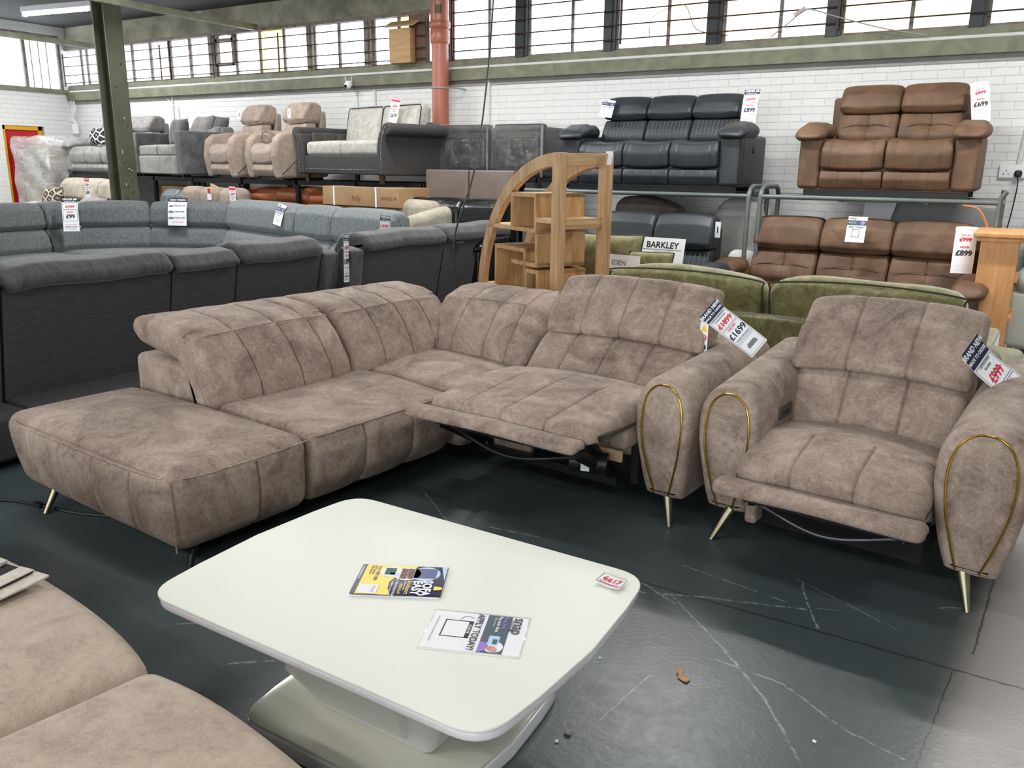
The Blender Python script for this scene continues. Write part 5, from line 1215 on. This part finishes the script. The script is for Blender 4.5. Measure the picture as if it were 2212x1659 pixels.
# ------------------------------------------------------------------ long blue-grey sectional
def seat_module(t, p, q, H, m, sh=.46, D=.95, zs=.78, head=True, seat=True, seams=()):
    p = np.array(p); q = np.array(q); L_ = float(np.linalg.norm(q - p)); rz = math.atan2(q[1] - p[1], q[0] - p[0])
    T = lambda VF: move(VF, (p[0], p[1], 0), rz=rz)
    hp = [(.20, zs - .02, .03), (-.04, zs - .01, .03), (-.085, zs + .05, .05), (-.05, H - .09, .08), (.03, H - .005, .05), (.14, H, .05), (.22, H - .05, .05), (.24, zs + .1, .04)]
    bp = [(.22, sh - .06, .02), (-.11, sh - .04, .03), (-.15, sh + .08, .06), (-.10, sh + .22, .1), (-.02, zs - .005, .04), (.20, zs, .03)]
    put('headrest', T(sweep(rpoly(hp, seg=.04), .003, L_ - .003, 'x', re=.05, ds=.06, warp=lambda x, y, z: (x, y, z - (.02 * abs(2 * x / L_ - 1) ** 4 if z > H - .1 else 0)))), m, t)
    put('back_cushion', T(sweep(rpoly(bp, seg=.05), .003, L_ - .003, 'x', re=.05, ds=.07)), m, t)
    if seat: put('seat_cushion', T(sbox(L_ - .006, D - .22, .24, c=(L_ / 2, -.50, sh - .10), r=.05, puff=(0, .01, .02), seg=.1)), m, t)
    put('base', T(sbox(L_ - .01, D - .1, .26, c=(L_ / 2, -.28, .17), r=.02, seg=.2)), m, t)
    put('foot', T(box(L_ / 2 - .03, L_ / 2 + .03, -.3, -.24, 0, .05)), m_ink, t, smooth=False)
bgs = thing('sectional_sofa', 'long blue grey chenille corner sofa with price tickets across its backrests', 'sofa', (-10.4, 6.6, 0))
O_ = np.array((-10.4, 6.6))
pts = [(-10.42, 4.55), (-10.42, 5.45), (-10.46, 5.98), (-10.42, 6.52), (-10.05, 7.30), (-9.10, 7.62), (-7.85, 7.28), (-6.72, 6.98), (-5.72, 6.72)]
pts = [(-10.45, 3.9), (-10.45, 4.95), (-10.50, 5.95), (-10.57, 6.45), (-10.08, 7.16), (-9.06, 7.62), (-7.30, 7.12), (-6.55, 6.93), (-5.52, 6.70)]
for a, b, k in ((2, 3, 0), (3, 4, 0), (4, 5, 0), (5, 6, 1), (6, 7, 1), (7, 8, 1), (1, 2, 0), (0, 1, 0)):
    seat_module(bgs, np.array(pts[a]) - O_, np.array(pts[b]) - O_, 1.165 if k else 1.12, m_bgrey2 if k else m_bgrey, zs=.80, sh=.50)
put('arm', move(sbox(.26, .95, .62, c=(.15, -.25, .37), r=.07, seg=.1), (pts[8][0] + 10.4, pts[8][1] - 6.6, 0), rz=R(-14)), m_bgrey2, bgs)
bgs.location = (-10.4, 6.6, 0)
# cream throw cushions and pale sofa behind its right end
ps = thing('cream_sofa', 'cream velvet sofa whose curved end shows behind the blue grey sofa', 'sofa', (-6.05, 7.50, .12), R(-14))
put('back', sbox(1.0, .24, .62, c=(-.15, .2, .80), r=.09, puff=(0, .02, .01), seg=.1), m_cream, ps)
put('arm', sbox(.22, .8, .60, c=(.45, -.1, .70), r=.10, seg=.08, warp=lambda x, y, z: (x, y, z + .2 * (y + .1) * (1 if z > .6 else 0))), m_cream, ps)
put('base', sbox(1.1, .7, .45, c=(-.0, -.05, .255), r=.03, seg=.2), m_cream, ps)
# slate leather sofa tops, beige sectional, cream recliner behind
sl = rsofa('leather_sofa', 'slate grey leather sofa whose backs just show behind the blue grey sofa', 'sofa', (-9.75, 7.85, 0), R(16), 3, 1.7, .72, 1.14, .46, .16, m_greyleath, 'plain')
sl.location = (-10.45, 7.55, .11); sl.rotation_euler = (0, 0, R(-10))
bs_ = thing('beige_sectional', 'beige chenille curved sectional behind the long blue grey sofa', 'sofa', (-9.55, 7.86, .07), R(-8))
for i in range(3):
    put('headrest', sbox(.475, .24, .32, c=(-.55 + i * .48, 0, 1.06), r=.09, puff=(0, .02, .01), seg=.07), m_beige, bs_)
put('back', sbox(1.55, .26, .92, c=(-.05, .05, .49), r=.05, seg=.15), m_beige, bs_)
tk = thing('swing_ticket', 'small white and red swing ticket on the middle of the beige sectional', 'ticket', (-9.55, 7.71, 1.19), R(-8))
put('card', box(-.05, .05, -.001, .001, -.06, .02), m_white, tk, smooth=False); put('logo', box(-.03, .03, -.0016, .0016, .03, .09), m_red, tk, smooth=False)
cr = rsofa('recliner_sofa', 'cream fabric recliner sofa with tubular headrests left of the green column', 'sofa', (-12.45, 7.15, .20), R(-6), 3, 2.3, .95, 1.17, .55, .24, m_cream, 'plain', armh=.72, tuft=True, split=.46)
cushion('brown and cream interlace patterned cushion at the left of the cream recliner sofa', (-13.0, 7.55, 1.03), .52, .42, .16, m_pattc, R(-15), R(-6))
cushion('cream tufted cushion behind the clearance ticket on the cream sofa', (-11.98, 7.55, 1.02), .34, .30, .14, m_cream, R(-20), R(-6), R(40))
cushion('pale grey satin cushion with dark piping in front of the green column', (-11.75, 7.35, .98), .62, .36, .14, m_greyv, R(-50), R(-6), 0, edge=m_piping_dk)
# tall wrapped things at the left wall
tw = thing('wrapped_mattress', 'tall cloudy film wrapped furniture beside the red door', 'wrapped furniture', (-14.30, 8.30, 0))
put('cream_panel', sbox(.55, .5, 1.85, c=(-.25, .1, .95), r=.05, seg=.2, warp=lambda x, y, z: (x, y, z)), m_cream, tw)
put('brown_panel', sbox(.40, .45, 1.60, c=(.24, .05, .82), r=.03, seg=.2), m_taupel, tw)
put('film_wrap', sbox(1.12, .75, 1.98, c=(-.02, .08, .995), r=.06, seg=.06, warp=lambda x, y, z: (x * (1 - .03 * z) + .02 * math.sin(11 * z + 5 * y), y + .02 * math.sin(9 * x + 12 * z), z + (.04 * math.sin(8 * x) if z > 1.6 else 0))), m_wraph, tw)
wl = thing('wrapped_cushions', 'pile of film wrapped pale cushions at the left edge', 'wrapped furniture', (-12.9, 6.2, 0))
put('stack_body', sbox(.9, .8, .85, c=(0, 0, .44), r=.05, seg=.15), m_beige, wl)
put('tartan_pad', sbox(.85, .7, .22, c=(.05, 0, .98), r=.08, seg=.08), m_cream, wl)
put('film_wrap', sbox(.72, .75, .42, c=(-.12, 0, 1.22), r=.16, seg=.05, warp=lambda x, y, z: (x + .02 * math.sin(15 * z), y + .02 * math.sin(17 * x), z + .02 * math.sin(14 * x + 9 * y))), m_wraph, wl)

# ------------------------------------------------------------------ charcoal sofas seen from behind
def roll_profile(zt=1.07):
    return [(-.32, .80, .04), (-.36, .92, .06), (-.28, zt - .03, .07), (-.14, zt, .06), (-.01, zt - .02, .06), (.055, zt - .085, .05), (.05, .935, .03), (.0, .915, .02), (-.12, .90, .02)]
def charcoal(name, label, x, y0, secs, ends=(0, 0)):
    t = thing(name, label, 'sofa', (x, y0, 0))
    for i, (a, b, kind) in enumerate(secs):
        zt = 1.07 if kind == 'seat' else 1.045
        r_ = sweep(rpoly(roll_profile(zt), seg=.03), a + .004, b - .004, 'y', re=.06 if kind == 'seat' else .03, ds=.04,
                   warp=lambda X_, y, z: (X_ + .008 * math.sin(26 * y) * (z - .9) * 4, y, z + .006 * math.sin(9 * y + 1) - .012 * (abs(2 * (y - a) / (b - a) - 1) ** 5)))
        h_ = put('rolled_headrest', r_, m_char, t)
        put('back_panel', sweep(rpoly([(-.24, .27, .02), (-.13, .27, .015), (.0, .925, .02), (-.12, .93, .02)], seg=.08), a + .003, b - .003, 'y', re=.012, ds=.2), m_charflat, t)
        put('seat', sbox(.46, b - a - .01, .26, c=(-.50, (a + b) / 2, .36), r=.05, seg=.12), m_char, t)
        put('lower_body', sbox(.95, b - a - .012, .25, c=(-.255 if kind == 'seat' else -.315, (a + b) / 2, .17), r=.04, seg=.15), m_charflat, t)
        put('foot', box(-.4, -.34, (a + b) / 2 - .03, (a + b) / 2 + .03, 0, .05), m_ink, t, smooth=False)
    for e, yy in ends:
        put('arm', sweep(rpoly([(-.72, .06, .03), (-.10, .06, .03), (.03, .93, .03), (-.10, .955, .02), (-.28, .72, .1), (-.70, .62, .08)], seg=.08), yy, yy + e, 'y', re=.02, ds=.1), m_char, t)
    return t
charcoal('charcoal_sofa', 'charcoal chenille corner sofa seen from behind at the left edge', -4.70, 1.2, [(0.0, 1.18, 'seat'), (1.19, 2.26, 'seat'), (2.265, 2.79, 'console'), (2.795, 3.62, 'seat')], ends=((.16, 3.625),))
charcoal('charcoal_sofa', 'charcoal chenille recliner sofa seen from behind beside the wooden shelf', -4.70, 5.12, [(.17, 1.32, 'seat'), (1.33, 2.45, 'seat')], ends=((.165, 0),))
hd = thing('release_handles', 'short metal release bars on the back of the charcoal sofa', 'handle', (-4.68, 6.45, .90)); 
for y in (.12, .95): put('handle', tube([(.02, y, 0), (.02, y + .12, .0)], .012, 8), m_steel, hd)

# ------------------------------------------------------------------ wooden arched shelf
m_mango = wood('mango_wood_upright', srgb(158, 124, 84), srgb(206, 174, 132), srgb(186, 150, 108), axis=2)
m_mangoh = wood('mango_wood_shelf', srgb(166, 132, 92), srgb(214, 182, 140), srgb(196, 162, 118), axis=0)
m_mangod = wood('mango_wood_rail', srgb(158, 124, 84), srgb(206, 174, 132), srgb(186, 150, 108), axis=1)
m_mangop = mat('mango_wood_panel', srgb(150, 114, 74), srgb(204, 168, 122), scale=2.2, rough=.5, stretch=(7, 7, 1.0), c3=srgb(184, 146, 98), detail=6, lo=.32, hi=.68)
sh_ = thing('arched_shelf', 'quarter arch mango wood display shelf of stacked open cubes', 'shelf', (-2.73, 5.0, 0), math.atan2(.485, -.875))
# local: x runs from the tall post out to the foot of the arch, -y is the far side from the camera
SW, SD, SH = 1.14, .375, 1.70
for y in (0, -SD):
    arc = []
    def ar(rx, rz_, n=16): return [(SW - rx * math.cos(a) - (SW - rx) if False else rx * math.cos(a), rz_ * math.sin(a)) for a in np.linspace(0, PI / 2, n)]
    zb = .62
    out = [(SW, 0), (SW, zb)] + [(SW * math.cos(a), zb + (SH - zb) * math.sin(a)) for a in np.linspace(.12, PI / 2, 16)]
    inn = [(SW - .085, 0), (SW - .085, zb)] + [((SW - .085) * math.cos(a), zb + (SH - .085 - zb) * math.sin(a)) for a in np.linspace(.12, PI / 2, 16)]
    V, Fc = [], []
    for (a, b), (c, d) in zip(out, inn): V += [(a, y - .045, b), (a, y, b), (c, y, d), (c, y - .045, d)]
    for i in range(len(out) - 1):
        for j in range(4): Fc.append((4 * i + j, 4 * i + (j + 1) % 4, 4 * i + 4 + (j + 1) % 4, 4 * i + 4 + j))
    Fc += [(0, 1, 2, 3), tuple(4 * (len(out) - 1) + j for j in (3, 2, 1, 0))]
    put('arched_rail', (V, Fc), m_mango, sh_, smooth=False)
    put('post', sbox(.085, .065, SH, c=(0, y - .02, SH / 2), r=.004, seg=.4), m_mango, sh_)
put('top_rail', sbox(.06, SD - .06, .085, c=(0, -SD / 2 - .02, SH - .045), r=.003, seg=.3), m_mangod, sh_)
put('side_rail', sbox(.05, SD - .06, .07, c=(0, -SD / 2 - .02, 1.235), r=.003, seg=.3), m_mangod, sh_)
put('side_rail', sbox(.05, SD - .06, .07, c=(0, -SD / 2 - .02, .78), r=.003, seg=.3), m_mangod, sh_)
def cube(x0, x1, z0, z1, nm='open_cube', th=.028, sides='lrtb'):
    P_ = []
    y0, y1 = -SD - .03, .0
    if 't' in sides: P_.append(box(x0, x1, y0, y1, z1 - th, z1))
    if 'b' in sides: P_.append(box(x0, x1, y0, y1, z0, z0 + th))
    if 'l' in sides: P_.append(box(x0, x0 + th, y0 + .001, y1 - .001, z0 + .001, z1 - .001))
    if 'r' in sides: P_.append(box(x1 - th, x1, y0 + .001, y1 - .001, z0 + .001, z1 - .001))
    return put(nm, join(*P_), m_mangop, sh_, smooth=False)
cube(.26, .62, 1.16, 1.43)
cube(.24, .60, .92, 1.155, sides='lb')
put('shelf_board', box(.62, .97, -SD - .03, 0, 1.16, 1.19), m_mangoh, sh_, smooth=False)
put('shelf_board', box(-.02, .26, -SD - .03, .0, 1.235, 1.265), m_mangoh, sh_, smooth=False)
cube(.40, .86, .72, 1.04, sides='lrt')
cube(.22, .40, .70, .90, sides='lrtb')
put('shelf_board', box(.0, 1.09, -SD - .03, 0, .69, .72), m_mangoh, sh_, smooth=False)
cube(.10, .26, .46, .688, sides='lr')
put('shelf_board', box(.0, 1.09, -SD - .03, 0, .30, .33), m_mangoh, sh_, smooth=False)
tg = ticket('white paper ticket bent over the top corner of the wooden shelf', .08, .09, loc=(-2.50, 5.30, 1.67), rz=R(-29), tilt=R(-8), name='paper_ticket', cat='ticket')
# hanging black cable in front of it
conduit(spline([(-3.95, 6.15, CZ), (-3.9, 6.05, 3.2), (-3.86, 5.9, 2.4), (-3.72, 5.5, 1.6), (-3.70, 5.2, 1.1), (-3.62, 5.1, .72)], 8), .007, 'long black cable hanging from the ceiling past the wooden shelf', m_ink, 'hanging_cable', 'cable')

# ------------------------------------------------------------------ green corner sofa
gs = thing('green_sofa', 'moss green velvet corner sofa with piped back cushions, seen from behind', 'sofa', (-1.42, 5.45, 0), R(-2))
put('back', sbox(2.55, .16, .62, c=(.0, 0, .38), r=.03, seg=.12), m_moss, gs)
put('base', sbox(2.5, .95, .30, c=(0, .48, .22), r=.03, seg=.15), m_moss, gs)
for i, x in enumerate((-.60, .58)):
    put('back_cushion', sbox(1.15, .22, .52, c=(x, .20, .68), r=.075, puff=(0, .045, .015), seg=.06, warp=lambda X_, y, z, x=x: (X_, y - .15 * (z - .5), z + .008 * math.sin(7 * X_) - .05 * abs((X_ - x) / .57) ** 4 * (1 if z > .8 else 0))), m_moss, gs)
    for yy, zz in ((.03, .925), ):
        put('cushion_piping', tube(spline([(x - .56, yy + .08, .55), (x - .565, yy + .02, .84), (x - .52, yy + .01, .905), (x, yy, .935), (x + .52, yy + .01, .905), (x + .565, yy + .02, .84), (x + .56, yy + .08, .55)], 8), .006, 6), m_mossdk, gs)
    put('seat_cushion', sbox(1.1, .68, .18, c=(x * .98, .64, .44), r=.05, puff=(0, 0, .02), seg=.1), m_moss, gs)
put('arm', sbox(.20, .98, .50, c=(1.20, .46, .36), r=.04, seg=.1), m_moss, gs)
for x in (-1.15, 1.15):
    for y in (0, .85): put('foot', box(x - .03, x + .03, y - .03, y + .03, 0, .08), m_ink, gs, smooth=False)
cushion('large moss green velvet back cushion standing behind the wooden shelf', (-2.84, 6.05, .88), .56, .46, .20, m_moss, R(-16), R(5), 0, edge=m_mossdk)
cushion('small green velvet cushion lying by the MARKLEY card'.replace('MARKLEY', 'white') , (-2.42, 5.93, .90), .34, .20, .12, m_moss, R(-18), R(8), 0, edge=m_mossdk)
cushion('dark green velvet cushion behind the right post of the wooden shelf', (-2.66, 5.78, .76), .22, .22, .10, m_mossdk, R(-10), R(20), R(35))
ar_ = thing('green_side_seat', 'moss green velvet side seat of the second green sofa behind the shelf', 'sofa', (-2.60, 6.05, 0), R(0))
put('body', sbox(1.1, .62, .62, c=(.15, .0, .33), r=.05, seg=.12), m_moss, ar_)
gp = thing('green_pouffe', 'pale green velvet footstool behind the right armchair', 'footstool', (-.17, 5.42, 0), R(-10))
put('cushion_top', sbox(.42, .62, .20, c=(-.02, .0, .50), r=.05, puff=(0, .0, .02), seg=.06), m_moss, gp)
put('body', sbox(.38, .58, .34, c=(-.02, 0, .235), r=.03, seg=.1), m_moss, gp)
for x in (-.15, .12):
    for y in (-.22, .22): put('foot', box(x - .02, x + .02, y - .02, y + .02, 0, .07), m_ink, gp, smooth=False)

# pine cabinet at the right, light grey sofa at the edge
m_pine = wood('honey_pine', srgb(196, 138, 84), srgb(224, 170, 114), srgb(212, 154, 98), axis=2)
pn = thing('pine_cabinet', 'narrow honey pine cabinet end with a moulded top beside the brown sofa', 'cabinet', (-.17, 7.35, 0), 0)
put('carcass', box(-.155, .10, 0, .62, 0, 1.10), m_pine, pn, smooth=False)
put('top', join(sbox(.36, .72, .04, c=(-.03, .31, 1.15), r=.012, seg=.2), sbox(.31, .67, .03, c=(-.03, .31, 1.115), r=.008, seg=.2)), m_pine, pn)
for z in (.2, .5, .8): put('shelf', box(.10, .12, .04, .58, z, z + .03), m_pine, pn, smooth=False)
tk2 = ticket('tall narrow white ticket on the side of the pine cabinet', .16, .38, loc=(.02, 7.62, .93), rz=R(90), name='price_ticket', boxes=[(-.07, .07, -.18, .18, m_ink, .002)], texts=[('PINE', .03, 0, .12, m_navy, .02), ('£99', .05, 0, .0, m_red, .02)])
lg = thing('pale_grey_sofa', 'pale grey leather sofa with a thin metal leg at the right edge', 'sofa', (.12, 8.02, 0), R(-3))
put('body', sbox(.8, .95, .50, c=(.17, .5, .42), r=.06, seg=.1), m_palegrey, lg)
put('arm', sbox(.24, .95, .16, c=(-.08, .48, .74), r=.075, seg=.07, puff=(.01, .01, .01)), m_palegrey, lg)
put('back', sbox(.8, .3, .6, c=(.2, .95, .88), r=.08, seg=.1), m_greyleath, lg)
put('leg', tube([(-.12, .06, .19), (-.20, .0, 0)], .012, 8), m_white, lg); put('leg', tube([(-.12, .9, .19), (-.16, .95, 0)], .012, 8), m_white, lg); put('leg', tube([(.45, .06, .19), (.5, .0, 0)], .012, 8), m_white, lg)

# pale wrapped things behind the rack legs
wr = thing('wrapped_cushion', 'film wrapped white boucle armchair between the racks', 'wrapped furniture', (-2.55, 8.72, 0), 0)
m_boucle = mat('white_boucle', srgb(196, 196, 192), srgb(216, 216, 212), scale=60, rough=.95, bump=.8, bscale=80)
put('back_cushion', sbox(.62, .3, .60, c=(0, 0, 1.0), r=.2, puff=(0, .03, .03), seg=.07, warp=lambda x, y, z: (x * (1 - .25 * max(0, z - 1)), y, z)), m_boucle, wr)
put('arm', sbox(.30, .5, .5, c=(.15, -.3, .6), r=.1, seg=.08), m_boucle, wr)
put('body', sbox(.6, .6, .5, c=(0, -.1, .30), r=.08, seg=.1), m_boucle, wr)
dc = thing('dark_cushion', 'brown grey cushion lying on the blue sofa back under the rack', 'cushion', (-3.55, 8.62, 1.17))
put('cover', sbox(.72, .4, .26, r=.12, puff=(0, .02, .03), seg=.06, warp=lambda x, y, z: (x, y, z * (1 - .6 * max(0, x / .4)))), mat('brown_grey_velvet', srgb(104, 96, 90), srgb(124, 116, 108), scale=5, rough=.8), dc)
put('body', box(-.3, .3, -.15, .15, -1.17, -.12), m_black, dc, smooth=False)
sg2 = thing('silver_grey_sofa', 'mid grey fabric sofa arm behind the wooden shelf', 'sofa', (-4.10, 7.35, 0))
put('body', sbox(.55, .8, .62, c=(0, .2, .36), r=.06, seg=.12), m_char, sg2); put('headrest', sbox(.55, .3, .36, c=(.0, .3, .86), r=.1, seg=.08), m_char, sg2)
hg = thing('grey_headboard', 'grey rounded panel leaning on the wall under the brown sofa rack', 'headboard', (-.88, 9.12, 0), 0)
put('panel', sbox(1.15, .06, 1.30, c=(.0, 0, .66), r=.03, seg=.1, warp=lambda x, y, z: (x, y, z - (.035 * math.cos(x * 2.7) * -1 + .03 if z > 1.2 else 0))), mat('mid_grey_fabric', srgb(150, 152, 150), rough=.9), hg)
pv = thing('paper_sheet', 'tall white paper sheet propped behind the brown three seat sofa', 'paper', (-1.33, 8.98, 0))
put('sheet', sbox(.24, .01, 1.32, c=(0, 0, .66), r=.004, seg=.1, warp=lambda x, y, z: (x + .25 * (z - 1.1) * (1 if x > 0 and z > 1.1 else 0), y, z)), m_white, pv)
ft = thing('wood_offcut', 'splintered strip of orange wood tied under the rack rail', 'wood', (-.42, 7.97, 1.34))
put('strip', tube(spline([(-.1, 0, .0), (0, 0, -.02), (.06, 0, -.09), (.10, 0, -.18), (.12, 0, -.30)], 5), [.012] * 20 + [.014], 6) if False else tube(spline([(-.1, 0, .0), (0, 0, -.02), (.06, 0, -.09), (.10, 0, -.18), (.12, 0, -.30)], 5), .012, 6), mat('orange_wood', srgb(176, 120, 84), rough=.7), ft)

# small litter on the floor
lf = thing('cardboard_scrap', 'torn scrap of corrugated cardboard on the grey floor', 'litter', (-.77, 2.34, 0), R(-25))
Vs = [(-.035, .01), (-.02, .03), (-.008, .012), (.008, .006), (.03, .008), (.036, -.012), (.02, -.018), (-.002, -.016), (-.012, -.002)]
put('scrap', ([(x, y, z + .012 * abs(x) / .03 * (1 if x < 0 else .2)) for z in (.001, .004) for x, y in Vs], [tuple(range(9)), tuple(range(9, 18))] + [(i, (i + 1) % 9, 9 + (i + 1) % 9, 9 + i) for i in range(9)]), mat('corrugated_board', srgb(176, 138, 100), srgb(200, 164, 124), scale=20, rough=.8, stretch=(8, 1, 1)), lf, smooth=False)
for i, (x, y, s, lab) in enumerate(((-.95, 1.89, .011, 'largest grey pebble beside the coffee table base'), (-.96, 1.84, .006, 'small pale chip of grit nearer the coffee table base'), (-1.04, 2.29, .005, 'tiny pale chip on the floor above the coffee table corner'), (-.33, 2.24, .006, 'tiny white splinter on the floor in front of the armchair'))):
    o = tag(put('floor_grit', move(sbox(2 * s, 1.4 * s, 1.2 * s, c=(0, 0, .6 * s), r=s * .5, seg=s), rz=i), m_greyband if i == 0 else m_white, loc=(x, y, 0)), lab, 'litter')
fc = thing('floor_cable', 'black cable trailing on the floor by the chaise leg at the left', 'cable', (-3.75, 1.95, 0))
put('flex', tube(spline([(-.6, -.25, .008), (-.35, -.02, .008), (-.1, .05, .008), (.15, .1, .008), (.5, .25, .008)], 8), .007, 6), m_ink, fc)
put('inline_switch', sbox(.06, .03, .02, c=(-.12, .045, .012), r=.006, seg=.03), m_ink, fc)

# ------------------------------------------------------------------ tickets on the furniture
cv = lambda k, h=.2: (lambda x, z: k * max(0, (z + h * .0) / h) ** 2)
sale('order me ticket with struck red £399 and NOW £99 over the blue grey sofa back', '£399', '£99', loc=(-10.16, 6.10, .98), rz=R(52), tilt=R(-12), s=1.05, curl=cv(.06))
ticket('sofa range price list with three small sofa pictures on the blue grey sofa back', .26, .36, [(.13, .18, m_navy), (-.18, -.15, m_white)],
       [('Queen Collection', .030, 0, .155, m_white, .03), ('ARMCHAIR £799', .022, .03, .075, m_navy, .03), ('2 SEATER £899', .022, .03, .0, m_navy, .03), ('3 SEATER £1099', .022, .03, -.08, m_navy, .03), ('FINANCE AVAILABLE IN STORE', .012, 0, -.135, m_red, .02), ('ALL SIZES AVAILABLE', .012, 0, .115, m_red, .02)],
       pics=minisofa(-.085, .07, .03) + minisofa(-.085, -.005, .034) + minisofa(-.085, -.085, .036), name='price_list', cat='price ticket', loc=(-9.60, 7.22, .99), rz=R(24), tilt=R(-8), curl=cv(.05))
finance('finance leaflet taped to the pale part of the blue grey sofa back', .85, loc=(-7.62, 7.13, 1.03), rz=R(-14), tilt=R(-14), roll=R(8), curl=cv(.05))
sale('order me ticket reading £2499 at the right end of the blue grey sofa', '£2499', '£1799', loc=(-5.43, 6.44, .95), rz=R(-10), tilt=R(-5), s=.9)
sale('narrow ticket seen almost edge on between the two charcoal sofas', '£1699', '£1099', loc=(-4.66, 5.05, .88), rz=R(118), roll=R(6), s=.95)
finance('finance leaflet on the left headrest of the dark blue three seat sofa', .65, loc=(-4.02, 8.44, RZ + .83), rz=R(12), tilt=R(-20), roll=R(8), curl=cv(.04))
sale('order me ticket reading £999 and £899 on the dark blue three seat sofa', '£999', '£899', loc=(-2.50, 8.43, RZ + .80), rz=0, tilt=R(-12), curl=cv(.03), s=.88)
sale('red clearance ticket reading £899 and £699 on the upper brown sofa', '£899', '£699', 'CLEARANCE', m_red, loc=(-.53, 8.42, RZ + .80), rz=R(8), tilt=R(-14), roll=R(-8), curl=lambda x, z: .03 * (x / .08) ** 2, s=.85)
sale('red clearance ticket reading £999 and £899 on the lower brown sofa', '£999', '£899', 'CLEARANCE', m_red, loc=(-.45, 7.70, 1.0), rz=R(4), tilt=R(-10), curl=lambda x, z: .03 * (x / .08) ** 2, s=.94)
finance('folded finance leaflet over the middle headrest of the lower brown sofa', .75, loc=(-1.30, 7.78, 1.12), rz=R(-3), tilt=R(-12), curl=cv(.06))
sale('red clearance ticket reading £899 and £679 on the studded sofa', '£899', '£679', 'CLEARANCE', m_red, loc=(-6.68, 8.15, RL + .80), rz=R(-10), tilt=R(-8), roll=R(8), s=.92)
sale('red clearance ticket reading £2299 on the beige sectional', '£2299', '£1699', 'CLEARANCE', m_red, loc=(-8.98, 7.62, 1.14), rz=R(-12), s=.92)
sale('red clearance ticket reading £1399 and £699 on the cream recliner sofa', '£1399', '£699', 'CLEARANCE', m_red, loc=(-11.85, 7.42, 1.20), rz=R(-8), s=.92)
nc = ticket('white name card reading MARKLEY on the dark blue two seat sofa'.replace('MARKLEY', 'BARKLEY'), .42, .30, texts=[('BARKLEY', .075, 0, .085, m_ink, .02), ('recliner range', .03, 0, .03, m_greyp, 0)], boxes=[(-.18, .18, .045, .05, m_ink, .002)], pics=minisofa(.0, -.05, .07), loc=(-2.72, 6.90, .88), rz=R(-4), tilt=R(-12), name='name_card', cat='card')
ticket('pale pink card standing behind the green back cushion', .26, .12, texts=[('EDEN', .05, -.05, 0, m_greyp, .02)], loc=(-2.52, 5.68, .93), rz=R(-8), tilt=R(-5), name='name_card', cat='card')
sw_ = thing('swing_ticket', 'small white swing ticket on the right headrest of the lower dark blue sofa', 'ticket', (-2.42, 7.48, 1.08), R(-20))
put('card', box(-.03, .03, -.001, .001, -.07, .07), m_white, sw_, smooth=False); put('ticket_mark', box(-.006, .006, -.002, -.001, -.03, .03), m_ink, sw_, smooth=False)

# tickets on the main pair
def newt(label, old, now, loc, xr, dn, lines=('5 PIECE CORNER SOFA', 'POWER RECLINER'), curl=None, s=.74):
    w_, h_ = .155 * s, .42 * s
    return ticket(label, w_, h_, [(.135 * s, .21 * s, m_navy)],
        [('BRAND NEW', .030 * s, 0, .188 * s, m_white, .04), ('MADE TO ORDER', .019 * s, 0, .158 * s, m_white, .03), (lines[0], .012 * s, 0, .122 * s, m_ink, .02), (lines[1], .012 * s, 0, .105 * s, m_ink, .02), (old, .048 * s, 0, .066 * s, m_red, .03, 1),
         ('NOW', .026 * s, 0, .012 * s, m_red, .02), (now, .056 * s, 0, -.034 * s, m_navy, .03), ('POWER RECLINING', .014 * s, 0, -.076 * s, m_ink, .02)],
        [(-.072 * s, .072 * s, .034 * s, .13 * s, m_navy, .002 * s), (-.072 * s, .072 * s, -.09 * s, .028 * s, m_navy, .002 * s), (-.072 * s, .072 * s, -.2 * s, -.1 * s, m_navy, .002 * s)],
        curl=curl, pics=minisofa(.0, -.15 * s, .04 * s), xr=xr, dn=dn, loc=loc)
newt('brand new ticket reading £1899 and £1699 draped from the corner sofa headrest over its arm', '£1899', '£1699', (-1.175, 3.98, .855), (.445, .499, .745), (.702, .223, -.678), curl=lambda x, z: .035 * math.sin(z * 9))
newt('brand new ticket reading £999 and £699 draped over the right arm of the armchair', '£999', '£699', (.02, 3.87, .765), (.216, .894, .396), (.664, .187, -.724), ('1 SEATER POWER', 'RECLINER'), s=1.12, curl=lambda x, z: .035 * math.sin(z * 9))
wt = ticket('narrow white warning label with hazard symbols hanging below the corner sofa headrest', .045, .16, bands=[], texts=[('!', .03, 0, .05, m_ink, .03)], pics=[(disc(0, .0, .017), m_red), (disc(0, .0, .012), m_white), (disc(0, 0, .006), m_brownp), (disc(0, -.048, .017), m_navy), (poly2([(-.018, .033), (.018, .033), (0, .066)]), m_yelp)], loc=(-1.34, 4.04, .78), rz=R(-10), name='warning_label', cat='label')
